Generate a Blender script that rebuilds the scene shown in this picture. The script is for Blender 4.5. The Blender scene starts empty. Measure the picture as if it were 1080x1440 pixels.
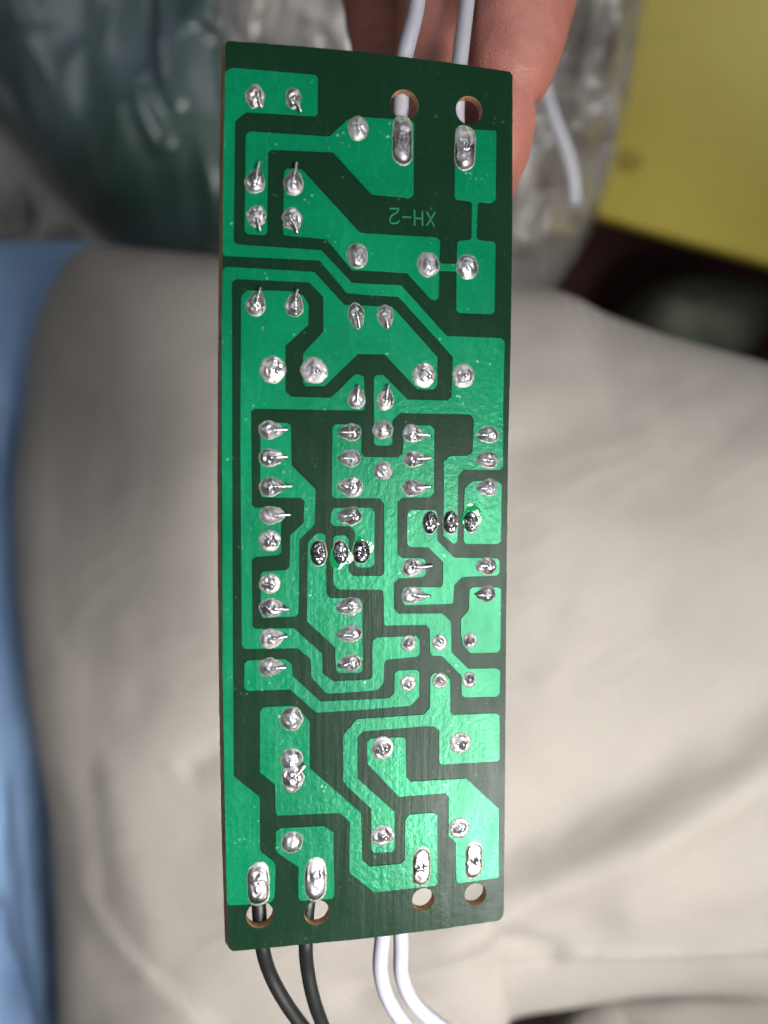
import bpy, bmesh, math, random
from mathutils import Vector, Matrix, noise

random.seed(7)
SC = bpy.context.scene
COL = SC.collection
MM = 0.001
CAM_H = 0.62            # the camera looks down from this height over the floor
FPX = 1150.0            # focal length measured in photograph pixels

def at(px, py, d):
    """a point seen at photograph pixel px, py, d millimetres below the camera"""
    return Vector(((px - 540) / FPX * d * MM, (720 - py) / FPX * d * MM, CAM_H - d * MM))

# ------------------------------------------------------------------ camera
cd = bpy.data.cameras.new('camera')
cam = bpy.data.objects.new('camera', cd)
COL.objects.link(cam)
cam.location = (0, 0, CAM_H)
cd.sensor_fit = 'VERTICAL'
cd.sensor_width = 27.0
cd.sensor_height = 36.0
cd.lens = 36.0 * FPX / 1440.0
cd.clip_start = 0.005
cd.clip_end = 50.0
cd.dof.use_dof = True
cd.dof.focus_distance = 0.0935
cd.dof.aperture_fstop = 13.5
SC.camera = cam

# ------------------------------------------------------------------ world and lamps
w = bpy.data.worlds.new('World')
SC.world = w
w.use_nodes = True
w.node_tree.nodes['Background'].inputs[0].default_value = (0.86, 0.92, 1.0, 1)
w.node_tree.nodes['Background'].inputs[1].default_value = 0.105

def area(name, loc, target, sx, sy, power, col, spread=180):
    l = bpy.data.lights.new(name, 'AREA')
    l.shape = 'RECTANGLE'; l.size = sx; l.size_y = sy
    l.energy = power; l.color = col; l.spread = math.radians(spread)
    o = bpy.data.objects.new(name, l)
    COL.objects.link(o)
    o.location = loc
    o.rotation_euler = (Vector(target) - Vector(loc)).to_track_quat('-Z', 'Y').to_euler()
    return o

area('overhead_light', (0.305, -0.165, CAM_H + 0.325), (0.04, -0.10, CAM_H - 0.15), 0.26, 0.24, 0.53, (1.0, 0.985, 0.96), 41)
area('window_light', (0.182, -0.187, CAM_H + 0.15), (0.03, -0.078, CAM_H - 0.14), 0.09, 0.08, 0.30, (1.0, 0.985, 0.96), 62)
area('room_fill', (-0.45, 0.30, CAM_H + 0.75), (0, 0, CAM_H - 0.1), 0.7, 0.4, 1.75, (0.94, 0.97, 1.0))  # unseen fill added for broad grey reflections in the solder
area('far_fill', (0.45, 0.70, CAM_H + 0.30), (0.10, 0.28, CAM_H - 0.40), 0.5, 0.35, 1.35, (0.96, 0.98, 1.0), 110)  # unseen fill lamp, added to brighten the yellow table and the bags
SC.view_settings.view_transform = 'Standard'
SC.view_settings.look = 'None'
SC.view_settings.exposure = 0.0

# ------------------------------------------------------------------ helpers
def tag(o, label=None, cat=None, group=None, kind=None):
    if label: o['label'] = label
    if cat: o['category'] = cat
    if group: o['group'] = group
    if kind: o['kind'] = kind
    return o

def link_mesh(name, me, m, parent=None, smooth=True):
    me.name = name
    o = bpy.data.objects.new(name, me)
    COL.objects.link(o)
    if m: me.materials.append(m)
    if smooth:
        me.polygons.foreach_set('use_smooth', [True] * len(me.polygons))
    if parent: o.parent = parent
    return o

def mesh_obj(name, v, f, m, parent=None, smooth=True):
    me = bpy.data.meshes.new(name)
    me.from_pydata([tuple(p) for p in v], [], f)
    me.update()
    return link_mesh(name, me, m, parent, smooth)

def plate(name, loops, z0, z1, bev, m, parent):
    """flat plate cut from outline loops (the first the outside, the rest holes), millimetres"""
    cu = bpy.data.curves.new('c', 'CURVE')
    cu.dimensions = '2D'
    cu.fill_mode = 'BOTH'
    for lp in loops:
        sp = cu.splines.new('POLY')
        sp.points.add(len(lp) - 1)
        for q, p in zip(sp.points, lp):
            q.co = (p[0], p[1], 0, 1)
        sp.use_cyclic_u = True
    cu.bevel_depth = bev; cu.bevel_resolution = 1; cu.offset = -bev
    cu.extrude = (z1 - z0) / 2 - bev
    o = bpy.data.objects.new('c', cu)
    COL.objects.link(o)
    dg = bpy.context.evaluated_depsgraph_get()
    me = bpy.data.meshes.new_from_object(o.evaluated_get(dg))
    bpy.data.objects.remove(o); bpy.data.curves.remove(cu)
    me.transform(Matrix.Scale(MM, 4) @ Matrix.Translation((0, 0, (z0 + z1) / 2)))
    me.materials.clear()
    return link_mesh(name, me, m, parent, smooth=False)

def catmull(P, n, closed=False):
    P = [Vector(p) for p in P]
    out = []
    N = len(P)
    for i in range(N if closed else N - 1):
        if closed: a, b, c, d = P[i - 1], P[i], P[(i + 1) % N], P[(i + 2) % N]
        else: a, b, c, d = P[max(i - 1, 0)], P[i], P[i + 1], P[min(i + 2, N - 1)]
        for k in range(n):
            t = k / n
            out.append(0.5 * ((2 * b) + (c - a) * t + (2 * a - 5 * b + 4 * c - d) * t * t + (3 * b - a - 3 * c + d) * t ** 3))
    if not closed: out.append(P[-1])
    return out

def tube_geo(path, rads, seg=12, cap=True):
    """tube swept along world points; returns verts, faces"""
    v, f = [], []
    n = len(path)
    up = None
    for i, p in enumerate(path):
        t = (path[min(i + 1, n - 1)] - path[max(i - 1, 0)]).normalized()
        if up is None:
            up = t.orthogonal().normalized()
        up = (up - t * up.dot(t)).normalized()
        s = t.cross(up)
        r = rads[i] if isinstance(rads, (list, tuple)) else rads
        for k in range(seg):
            a = 2 * math.pi * k / seg
            v.append(p + up * (math.cos(a) * r) + s * (math.sin(a) * r))
    for i in range(n - 1):
        for k in range(seg):
            a, b = i * seg + k, i * seg + (k + 1) % seg
            f.append((a, b, b + seg, a + seg))
    if cap:
        f.append(tuple(reversed(range(seg))))
        f.append(tuple(range((n - 1) * seg, n * seg)))
    return v, f

# ------------------------------------------------------------------ materials
class NT:
    def __init__(self, name):
        self.m = bpy.data.materials.new(name)
        self.m.use_nodes = True
        self.t = self.m.node_tree
        self.b = self.t.nodes['Principled BSDF']
        self.co = self.t.nodes.new('ShaderNodeTexCoord').outputs['Object']
    def n(self, kind, **kw):
        x = self.t.nodes.new('ShaderNode' + kind)
        for k, v in kw.items(): setattr(x, k, v)
        return x
    def l(self, a, b): self.t.links.new(a, b)
    def set(self, **kw):
        for k, v in kw.items():
            self.b.inputs[k.replace('_', ' ')].default_value = v
    def noise(self, scale, detail=4, rough=.55, stretch=None, dist=0):
        x = self.n('TexNoise')
        x.inputs['Scale'].default_value = scale; x.inputs['Detail'].default_value = detail
        x.inputs['Roughness'].default_value = rough; x.inputs['Distortion'].default_value = dist
        c = self.co
        if stretch:
            mp = self.n('Mapping'); mp.inputs['Scale'].default_value = stretch
            self.l(self.co, mp.inputs['Vector']); c = mp.outputs[0]
        self.l(c, x.inputs['Vector'])
        return x.outputs['Fac']
    def ramp(self, fac, stops):
        r = self.n('ValToRGB')
        e = r.color_ramp.elements
        while len(e) < len(stops): e.new(0.5)
        for q, (p, c) in zip(e, stops):
            q.position = p; q.color = (*c, 1) if len(c) == 3 else c
        self.l(fac, r.inputs[0])
        return r.outputs['Color']
    def mix(self, fac, a, b):
        x = self.n('Mix', data_type='RGBA')
        for s, v in ((x.inputs['Factor'], fac), (x.inputs['A'], a), (x.inputs['B'], b)):
            pass
        fi = [i for i in x.inputs if i.name == 'Factor' and i.type == 'VALUE'][0]
        ai = [i for i in x.inputs if i.name == 'A' and i.type == 'RGBA'][0]
        bi = [i for i in x.inputs if i.name == 'B' and i.type == 'RGBA'][0]
        for s, v in ((fi, fac), (ai, a), (bi, b)):
            if isinstance(v, bpy.types.NodeSocket): self.l(v, s)
            elif isinstance(v, (int, float)): s.default_value = v
            else: s.default_value = (*v, 1)
        return [o for o in x.outputs if o.type == 'RGBA'][0]
    def math(self, op, a, b=0.0):
        x = self.n('Math', operation=op)
        for i, v in enumerate((a, b)):
            if isinstance(v, bpy.types.NodeSocket): self.l(v, x.inputs[i])
            else: x.inputs[i].default_value = v
        return x.outputs[0]
    def color(self, c): self.l(c, self.b.inputs['Base Color'])
    def bump(self, h, strength, dist):
        x = self.n('Bump')
        x.inputs['Strength'].default_value = strength; x.inputs['Distance'].default_value = dist
        self.l(h, x.inputs['Height']); self.l(x.outputs[0], self.b.inputs['Normal'])
        return x

def mat_mask(name, c0, c1, metallic, speck, rough=.25, spec=.085, orange=.35):
    """green solder mask: fine vertical brush grain, dust specks, slight colour drift"""
    k = NT(name)
    grain = k.noise(900, 3, .6, (1, .05, 1))
    big = k.noise(60, 3)
    col = k.mix(k.ramp(big, [(.35, (0, 0, 0)), (.65, (1, 1, 1))]), c0, c1)
    fine = k.noise(1400, 2, .6)
    col = k.mix(k.ramp(fine, [(.3, (.26,) * 3), (.7, (0,) * 3)]), col, tuple(q * .55 for q in c0))
    vor = k.n('TexVoronoi'); vor.inputs['Scale'].default_value = 1300
    k.l(k.co, vor.inputs['Vector'])
    near = k.ramp(vor.outputs['Distance'], [(.12, (1, 1, 1)), (.26, (0, 0, 0))])
    pick = k.ramp(k.noise(330, 3), [(.56, (0, 0, 0)), (.72, (1, 1, 1))])
    dust = k.math('MULTIPLY', near, pick)
    dust = k.math('MULTIPLY', dust, speck)
    col = k.mix(dust, col, (.42, .60, .50))
    k.color(col)
    k.set(Roughness=rough, Metallic=metallic)
    k.l(k.ramp(k.noise(500, 4, .6, (1, .25, 1)), [(.3, (rough - .06,) * 3), (.75, (rough + .08,) * 3)]), k.b.inputs['Roughness'])
    h = k.math('ADD', k.math('MULTIPLY', grain, .8), k.math('ADD', k.math('MULTIPLY', k.noise(260, 3), .8), k.math('MULTIPLY', k.noise(1500, 2), orange)))
    k.bump(h, .10, .00035)
    k.set(Specular_IOR_Level=spec)
    return k.m

M_TRACE = mat_mask('green_mask_over_copper', (.0008, .116, .050), (.0018, .162, .070), .08, .45, orange=1.1)
M_BASE = mat_mask('green_mask_over_board', (.0042, .0195, .009), (.0058, .024, .011), 0, .12, spec=.05)
M_LETTER = mat_mask('mask_over_fine_copper', (.018, .13, .068), (.022, .16, .085), .1, .2)

k = NT('raw_phenolic_edge')
k.color(k.ramp(k.noise(1300, 4, .6, (1, .4, 1)), [(.3, (.20, .095, .035)), (.7, (.46, .27, .13))]))
k.set(Roughness=.75); k.bump(k.noise(2000, 3), .5, .0002)
M_EDGE = k.m

def mat_tin(name, c0, c1, rough, bump, scale=1500):
    k = NT(name)
    k.color(k.ramp(k.noise(scale, 3), [(.35, c0), (.62, c1)]))
    k.set(Metallic=1.0)
    k.l(k.ramp(k.noise(scale * .8, 3), [(.3, (rough * .7,) * 3), (.7, (rough * 1.7,) * 3)]), k.b.inputs['Roughness'])
    k.bump(k.noise(scale, 3, .5), bump, .00025)
    return k.m
M_TIN = mat_tin('solder', (.33, .318, .33), (.55, .53, .55), .32, .24, 650)
M_TIN_RAG = mat_tin('ragged_solder', (.30, .27, .285), (.56, .52, .545), .36, .6, 1500)
M_TIN_DARK = mat_tin('fluxed_solder', (.11, .105, .115), (.38, .36, .385), .20, .36, 900)
M_TIN_DULL = mat_tin('dull_solder', (.24, .23, .24), (.43, .41, .43), .44, .4, 1100)
M_TIN_SLOT = mat_tin('slot_solder', (.14, .132, .138), (.36, .345, .355), .36, .22, 600)
M_TIN_CUP = mat_tin('sunken_solder', (.10, .10, .10), (.34, .32, .32), .30, .3, 800)
M_LEAD = mat_tin('tinned_lead', (.34, .33, .32), (.54, .53, .52), .32, .25, 3000)
k = NT('tinned_pad_rim')
k.color(k.ramp(k.noise(2600, 3), [(.3, (.08, .11, .075)), (.7, (.27, .28, .235))]))
k.set(Metallic=.55, Roughness=.5); k.bump(k.noise(3000, 2), .4, .0001)
M_RIM = k.m
k = NT('flux_residue')
k.set(Base_Color=(.002, .15, .045, 1), Roughness=.08, IOR=1.5)
k.bump(k.noise(900, 2), .5, .0003)
M_FLUX = k.m

def mat_wire(name, c, rough):
    k = NT(name)
    k.color(k.mix(k.ramp(k.noise(500, 3), [(.45, (0,) * 3), (.75, (.25,) * 3)]), c, tuple(q * .75 for q in c)))
    k.set(Roughness=rough); k.bump(k.noise(700, 2), .12, .0003)
    return k.m
M_WHITE = mat_wire('white_insulation', (.33, .325, .37), .42)
M_WHITE2 = mat_wire('brightened_white_insulation', (.62, .62, .68), .4)  # same white insulation, colour lifted to make up for dim light there
M_BLACK = mat_wire('black_insulation', (.0045, .0055, .005), .5)

k = NT('skin')
c = k.ramp(k.noise(90, 4, .6), [(.3, (.215, .072, .056)), (.7, (.35, .138, .106))])
c = k.mix(k.ramp(k.noise(420, 3), [(.45, (0,) * 3), (.8, (.35,) * 3)]), c, (.36, .12, .085))
k.color(c)
k.set(Roughness=.5, Subsurface_Weight=.18, Subsurface_Scale=.004)
k.b.inputs['Subsurface Radius'].default_value = (1, .35, .2)
vo = k.n('TexVoronoi', feature='DISTANCE_TO_EDGE'); vo.inputs['Scale'].default_value = 2200
k.l(k.co, vo.inputs['Vector'])
k.bump(k.math('ADD', k.math('MULTIPLY', k.ramp(vo.outputs['Distance'], [(0, (0,) * 3), (.25, (1,) * 3)]), .5), k.noise(300, 4, .6)), .26, .0005)
M_SKIN = k.m

def mat_cloth(name, c0, c1, weave, direction, bump, sheen=.0):
    k = NT(name)
    c = k.ramp(k.noise(22, 4, .6), [(.3, c0), (.7, c1)])
    wv = k.n('TexWave', wave_type='BANDS', bands_direction=direction)
    wv.inputs['Scale'].default_value = weave; wv.inputs['Distortion'].default_value = 1.2
    wv.inputs['Detail'].default_value = 2; wv.inputs['Detail Scale'].default_value = 3
    k.l(k.co, wv.inputs['Vector'])
    c = k.mix(k.math('MULTIPLY', wv.outputs['Fac'], .26), c, tuple(q * .45 for q in c0))
    k.color(c)
    k.set(Roughness=.85, Sheen_Weight=sheen)
    h = k.math('ADD', wv.outputs['Fac'], k.math('MULTIPLY', k.noise(140, 4, .6), 2.2))
    k.bump(h, bump, .0006)
    return k.m
M_TROUSER = mat_cloth('beige_twill', (.212, .190, .168), (.252, .229, .205), 250, 'DIAGONAL', .17)
M_BLUE = mat_cloth('blue_cloth', (.13, .215, .365), (.185, .285, .45), 160, 'Y', .35)
M_GREY = mat_cloth('grey_cloth', (.17, .16, .155), (.26, .245, .235), 140, 'X', .4)
M_GREEN = mat_cloth('dark_green_cloth', (.085, .10, .065), (.14, .155, .11), 140, 'X', .4)

k = NT('dark_plastic_film')
painted_shine = k.ramp(k.noise(16, 2.5, .5, (1, .22, 1), 1.0), [(.56, (0,) * 3), (.70, (.85,) * 3)])  # highlights on the film, painted into its colour as pale streaks
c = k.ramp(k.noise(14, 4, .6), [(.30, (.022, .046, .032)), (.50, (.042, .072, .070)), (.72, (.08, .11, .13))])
k.color(k.mix(painted_shine, c, (.26, .29, .32)))
k.set(Roughness=.34, Coat_Weight=.35, Coat_Roughness=.2)
k.bump(k.noise(30, 3, .5, (1, .4, 1), .5), .35, .006)
M_DARKBAG = k.m

k = NT('milky_film_painted_glints')
k.color(k.ramp(k.noise(20, 2.2, .5, (1, .40, 1), 1.4), [(.36, (.26, .23, .20)), (.52, (.42, .385, .35)), (.66, (.88, .86, .87))]))  # milky film tone; the whitest patches are highlights painted into the colour
k.set(Roughness=.13, Transmission_Weight=.25, IOR=1.45, Coat_Weight=.6, Coat_Roughness=.06)
k.bump(k.noise(26, 2.5, .5, (1, .45, 1), 1.4), .9, .010)
M_CLEARBAG = k.m

k = NT('yellow_plastic')
c = k.ramp(k.noise(9, 3), [(.3, (.50, .385, .030)), (.7, (.60, .475, .06))])
k.color(k.mix(k.ramp(k.noise(70, 4), [(.6, (0,) * 3), (.85, (.4,) * 3)]), c, (.26, .20, .03)))
k.set(Roughness=.55); k.bump(k.noise(120, 3), .1, .001)
M_YELLOW = k.m
k = NT('dark_stain')
k.set(Base_Color=(.33, .25, .025, 1), Roughness=.7)
M_STAIN = k.m

k = NT('maroon_floor')
c = k.ramp(k.noise(12, 5, .6), [(.3, (.075, .026, .026)), (.7, (.14, .050, .050))])
k.color(c); k.set(Roughness=.7); k.bump(k.noise(160, 4), .3, .001)
M_FLOOR = k.m

BOARD_ROT = [[0.97807, 0.00463, 0.20823], [0.00582, 0.99875, -0.04955], [-0.2082, 0.04968, 0.97682]]
BOARD_POS = [-1.339, 0.514, -93.049]
OUTLINE = [(-16.2, 49.54), (-15.93, 49.94), (-8.34, 50.22), (-0.48, 50.39), (7.69, 50.27), (15.9, 50.03), (16.25, 49.7), (16.44, 32.43), (16.43, 19.35), (16.25, 6.09), (16.27, -12.44), (16.37, -31.33), (16.42, -49.27), (16.02, -50.06), (7.65, -50.29), (-0.51, -50.37), (-8.4, -50.2), (-15.86, -50.05), (-16.33, -49.58), (-16.66, -36.22), (-16.85, -20.92), (-16.9, -6.68), (-16.88, 4.25), (-16.73, 18.87), (-16.49, 35.53)]
HOLES = [(3.52, 45.14, 1.62), (11.07, 45.21, 1.57), (-12.78, -46.17, 1.52), (-6.28, -46.62, 1.45), (6.33, -46.42, 1.35), (12.79, -46.48, 1.35)]
TRACES = [
  [(-16.23,46.5),(-16.22,46.59),(-16.17,46.67),(-16.1,46.73),(-15.53,47.1),(-15.48,47.12),(-15.43,47.14),(-15.38,47.14),(-6.68,47.31),(-6.62,47.3),(-6.57,47.29),(-6.52,47.26),(-6.36,47.15),(-6.3,47.09),(-6.25,47.01),(-6.24,46.92),(-6.27,43.31),(-6.28,43.23),(-6.31,43.17),(-6.35,43.11),(-6.51,42.95),(-6.57,42.91),(-6.63,42.89),(-6.7,42.88),(-13.93,42.62),(-13.99,42.61),(-14.05,42.59),(-14.11,42.55),(-15.09,41.68),(-15.14,41.62),(-15.17,41.55),(-15.18,41.48),(-15.39,29.02),(-15.38,28.94),(-15.35,28.87),(-15.29,28.8),(-15.09,28.63),(-15.03,28.59),(-14.97,28.57),(-14.91,28.56),(-5.97,28.49),(-5.9,28.48),(-5.84,28.45),(-5.78,28.41),(-2.52,25.2),(-2.46,25.16),(-2.4,25.13),(-2.33,25.12),(-1.19,25.1),(3.1,25.12),(3.18,25.11),(3.24,25.08),(3.3,25.04),(8.55,19.73),(8.61,19.69),(8.67,19.66),(8.75,19.65),(15.1,19.68),(15.17,19.67),(15.23,19.64),(15.29,19.6),(15.57,19.33),(15.62,19.27),(15.65,19.2),(15.66,19.13),(15.57,12.44),(15.63,4.81),(15.62,4.73),(15.59,4.66),(15.54,4.6),(15.3,4.38),(15.24,4.34),(15.18,4.32),(15.11,4.31),(10.91,4.32),(10.83,4.31),(10.76,4.28),(10.7,4.23),(10.24,3.72),(10.2,3.66),(10.18,3.6),(10.17,3.53),(10.16,-3.84),(10.15,-3.91),(10.12,-3.98),(10.07,-4.04),(9.89,-4.21),(9.78,-4.28),(9.65,-4.29),(9.53,-4.22),(8.51,-3.42),(8.45,-3.36),(8.41,-3.29),(8.4,-3.2),(8.36,5.18),(8.37,5.26),(8.4,5.33),(8.46,5.39),(9.02,5.88),(9.08,5.91),(9.14,5.93),(9.2,5.94),(11.2,5.99),(11.26,6.0),(11.31,6.02),(11.36,6.05),(11.72,6.32),(11.77,6.38),(11.81,6.45),(11.82,6.53),(11.95,10.1),(11.94,10.17),(11.92,10.24),(11.88,10.29),(11.59,10.64),(11.53,10.69),(11.46,10.73),(11.38,10.74),(3.26,10.74),(3.18,10.73),(3.12,10.7),(3.06,10.66),(2.37,9.95),(2.33,9.89),(2.3,9.83),(2.29,9.75),(2.31,7.45),(2.3,7.37),(2.27,7.31),(2.23,7.25),(2.05,7.07),(1.99,7.03),(1.93,7.0),(1.86,6.99),(0.57,6.98),(0.5,6.99),(0.44,7.01),(0.38,7.06),(0.21,7.22),(0.16,7.28),(0.13,7.35),(0.12,7.42),(0.09,14.5),(0.1,14.58),(0.13,14.64),(0.17,14.7),(0.35,14.88),(0.4,14.92),(0.46,14.95),(0.52,14.96),(1.05,15.01),(1.13,15.01),(1.21,14.98),(1.27,14.93),(3.98,12.38),(4.04,12.33),(4.1,12.31),(4.17,12.3),(8.6,12.32),(8.66,12.33),(8.72,12.35),(8.78,12.39),(9.16,12.72),(9.21,12.78),(9.24,12.85),(9.25,12.92),(9.35,17.16),(9.34,17.24),(9.31,17.3),(9.27,17.36),(2.97,23.73),(2.91,23.77),(2.85,23.8),(2.77,23.81),(-1.19,23.85),(-2.89,23.92),(-2.97,23.94),(-3.03,23.97),(-3.09,24.02),(-6.02,27.25),(-6.08,27.3),(-6.15,27.33),(-6.23,27.34),(-16.26,27.24),(-16.35,27.25),(-16.42,27.29),(-16.48,27.35),(-16.54,27.43),(-16.57,27.49),(-16.59,27.54),(-16.6,27.6),(-16.51,34.72)],
  [(-13.73,40.57),(-13.67,40.61),(-13.61,40.63),(-13.55,40.64),(-5.1,40.85),(-5.03,40.86),(-4.97,40.89),(-4.91,40.93),(-3.02,42.82),(-2.99,42.85),(-2.94,42.87),(-2.9,42.89),(-1.25,43.31),(4.28,43.43),(4.38,43.41),(4.47,43.37),(4.53,43.29),(4.6,43.17),(4.62,43.12),(4.64,43.07),(4.64,43.02),(4.59,35.33),(4.58,35.25),(4.55,35.18),(4.49,35.12),(4.25,34.92),(4.19,34.88),(4.13,34.86),(4.07,34.85),(-0.13,34.93),(-0.2,34.94),(-0.26,34.96),(-0.32,35.01),(-4.49,39.09),(-4.55,39.13),(-4.62,39.16),(-4.7,39.17),(-11.21,38.91),(-11.28,38.9),(-11.34,38.87),(-11.4,38.83),(-11.6,38.62),(-11.64,38.56),(-11.66,38.5),(-11.67,38.43),(-11.81,30.1),(-11.82,30.02),(-11.86,29.95),(-11.91,29.89),(-12.05,29.77),(-12.11,29.74),(-12.17,29.72),(-12.23,29.71),(-13.8,29.71),(-13.87,29.72),(-13.94,29.75),(-14.0,29.8),(-14.15,29.96),(-14.2,30.02),(-14.22,30.08),(-14.23,30.15),(-14.08,40.13),(-14.07,40.2),(-14.04,40.27),(-13.99,40.33)],
  [(-9.76,36.95),(-9.7,37.01),(-9.63,37.05),(-9.54,37.06),(-8.14,37.08),(-8.06,37.07),(-8.0,37.04),(-7.94,37.0),(-1.69,30.83),(-1.65,30.8),(-1.62,30.78),(-1.58,30.76),(-1.27,30.66),(-1.24,30.66),(-1.21,30.65),(-1.19,30.65),(7.23,30.71),(7.3,30.7),(7.36,30.68),(7.42,30.64),(7.67,30.42),(7.72,30.36),(7.76,30.28),(7.76,30.2),(7.68,28.1),(7.71,27.94),(7.81,27.84),(7.97,27.81),(9.46,27.87),(9.61,27.9),(9.7,28.0),(9.73,28.15),(9.75,30.11),(9.76,30.17),(9.78,30.23),(9.82,30.29),(9.93,30.42),(9.98,30.47),(10.04,30.5),(10.1,30.52),(11.11,30.67),(11.17,30.69),(11.23,30.72),(11.28,30.76),(11.4,30.89),(11.44,30.95),(11.46,31.01),(11.47,31.08),(11.47,34.64),(11.46,34.7),(11.44,34.75),(11.41,34.8),(11.34,34.9),(11.28,34.96),(11.21,35.0),(11.13,35.02),(9.72,35.08),(9.65,35.09),(9.59,35.12),(9.53,35.16),(9.47,35.23),(9.43,35.29),(9.4,35.35),(9.39,35.42),(9.42,42.78),(9.45,42.93),(9.54,43.02),(9.69,43.06),(14.05,43.19),(14.21,43.16),(14.31,43.07),(14.34,42.91),(14.36,35.57),(14.35,35.48),(14.31,35.41),(14.25,35.35),(13.87,35.04),(13.81,35.01),(13.75,34.99),(13.69,34.98),(12.53,34.99),(12.45,34.98),(12.37,34.94),(12.31,34.87),(12.23,34.77),(12.2,34.72),(12.18,34.67),(12.18,34.61),(12.08,31.12),(12.09,31.05),(12.11,30.98),(12.15,30.93),(12.27,30.79),(12.33,30.74),(12.4,30.71),(12.47,30.7),(14.0,30.67),(14.06,30.66),(14.12,30.64),(14.18,30.6),(14.3,30.49),(14.36,30.43),(14.39,30.36),(14.4,30.28),(14.37,22.82),(14.36,22.74),(14.33,22.68),(14.29,22.62),(14.1,22.43),(14.04,22.39),(13.98,22.36),(13.9,22.35),(10.11,22.34),(10.04,22.35),(9.97,22.38),(9.91,22.43),(9.77,22.58),(9.73,22.64),(9.71,22.7),(9.7,22.77),(9.69,26.73),(9.66,26.88),(9.56,26.98),(9.41,27.01),(7.95,26.99),(7.79,26.96),(7.7,26.87),(7.67,26.71),(7.65,24.07),(7.64,24.0),(7.61,23.93),(7.56,23.87),(7.39,23.72),(7.34,23.67),(7.27,23.65),(7.2,23.64),(6.82,23.66),(6.75,23.67),(6.69,23.69),(6.63,23.74),(3.97,26.42),(3.91,26.46),(3.85,26.49),(3.77,26.5),(-1.2,26.53),(-2.31,26.49),(-2.39,26.49),(-2.47,26.52),(-2.53,26.58),(-5.25,29.63),(-5.31,29.68),(-5.38,29.71),(-5.45,29.72),(-9.79,29.81),(-9.87,29.82),(-9.95,29.86),(-10.0,29.93),(-10.04,30.01),(-10.06,30.06),(-10.08,30.11),(-10.08,30.16),(-9.96,36.6),(-9.95,36.66),(-9.94,36.71),(-9.9,36.76)],
  [(-16.61,25.56),(-16.6,25.62),(-16.58,25.67),(-16.55,25.72),(-16.33,26.0),(-16.27,26.06),(-16.2,26.1),(-16.11,26.11),(-6.78,26.09),(-6.7,26.08),(-6.64,26.05),(-6.58,26.01),(-3.33,22.71),(-3.27,22.67),(-3.21,22.64),(-3.13,22.63),(2.04,22.69),(2.1,22.68),(2.16,22.66),(2.22,22.62),(2.57,22.33),(7.45,17.3),(7.5,17.24),(7.52,17.18),(7.53,17.11),(7.56,14.17),(7.55,14.11),(7.53,14.06),(7.5,14.0),(7.21,13.61),(7.15,13.55),(7.08,13.51),(6.99,13.5),(5.28,13.49),(5.2,13.5),(5.14,13.53),(5.08,13.57),(1.41,17.21),(1.35,17.25),(1.29,17.28),(1.21,17.29),(-1.17,17.25),(-1.56,17.27),(-1.63,17.27),(-1.71,17.24),(-1.77,17.19),(-5.36,13.66),(-5.42,13.61),(-5.48,13.59),(-5.55,13.57),(-7.42,13.49),(-7.5,13.49),(-7.58,13.52),(-7.64,13.57),(-7.82,13.76),(-7.86,13.82),(-7.89,13.88),(-7.9,13.95),(-7.9,16.99),(-7.89,17.06),(-7.87,17.12),(-7.83,17.18),(-5.73,19.49),(-5.69,19.55),(-5.67,19.61),(-5.66,19.68),(-5.66,23.27),(-5.67,23.35),(-5.7,23.41),(-5.75,23.47),(-7.14,24.82),(-7.2,24.86),(-7.26,24.89),(-7.33,24.9),(-15.13,24.84),(-15.2,24.83),(-15.27,24.8),(-15.33,24.75),(-15.53,24.54),(-15.57,24.48),(-15.59,24.42),(-15.6,24.35),(-15.65,5.7),(-15.67,-6.82),(-15.66,-17.88),(-15.65,-29.75),(-15.65,-29.8),(-15.63,-29.85),(-15.61,-29.9),(-15.51,-30.05),(-15.5,-30.07),(-15.48,-30.09),(-15.46,-30.11),(-12.87,-32.45),(-12.82,-32.51),(-12.79,-32.58),(-12.78,-32.65),(-12.76,-38.62),(-12.75,-38.7),(-12.72,-38.77),(-12.67,-38.83),(-11.23,-40.1),(-11.2,-40.14),(-11.17,-40.19),(-11.15,-40.24),(-11.02,-40.73),(-11.01,-40.76),(-11.01,-40.78),(-11.01,-40.81),(-11.15,-44.2),(-11.15,-44.26),(-11.18,-44.31),(-11.21,-44.36),(-11.5,-44.73),(-11.57,-44.78),(-11.64,-44.82),(-11.73,-44.83),(-13.95,-44.8),(-16.11,-44.67),(-16.21,-44.65),(-16.29,-44.59),(-16.35,-44.51),(-16.46,-44.27),(-16.47,-44.24),(-16.48,-44.2),(-16.48,-44.16),(-16.63,-35.41),(-16.83,-17.83),(-16.77,-0.42),(-16.78,7.26),(-16.69,21.08)],
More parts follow.
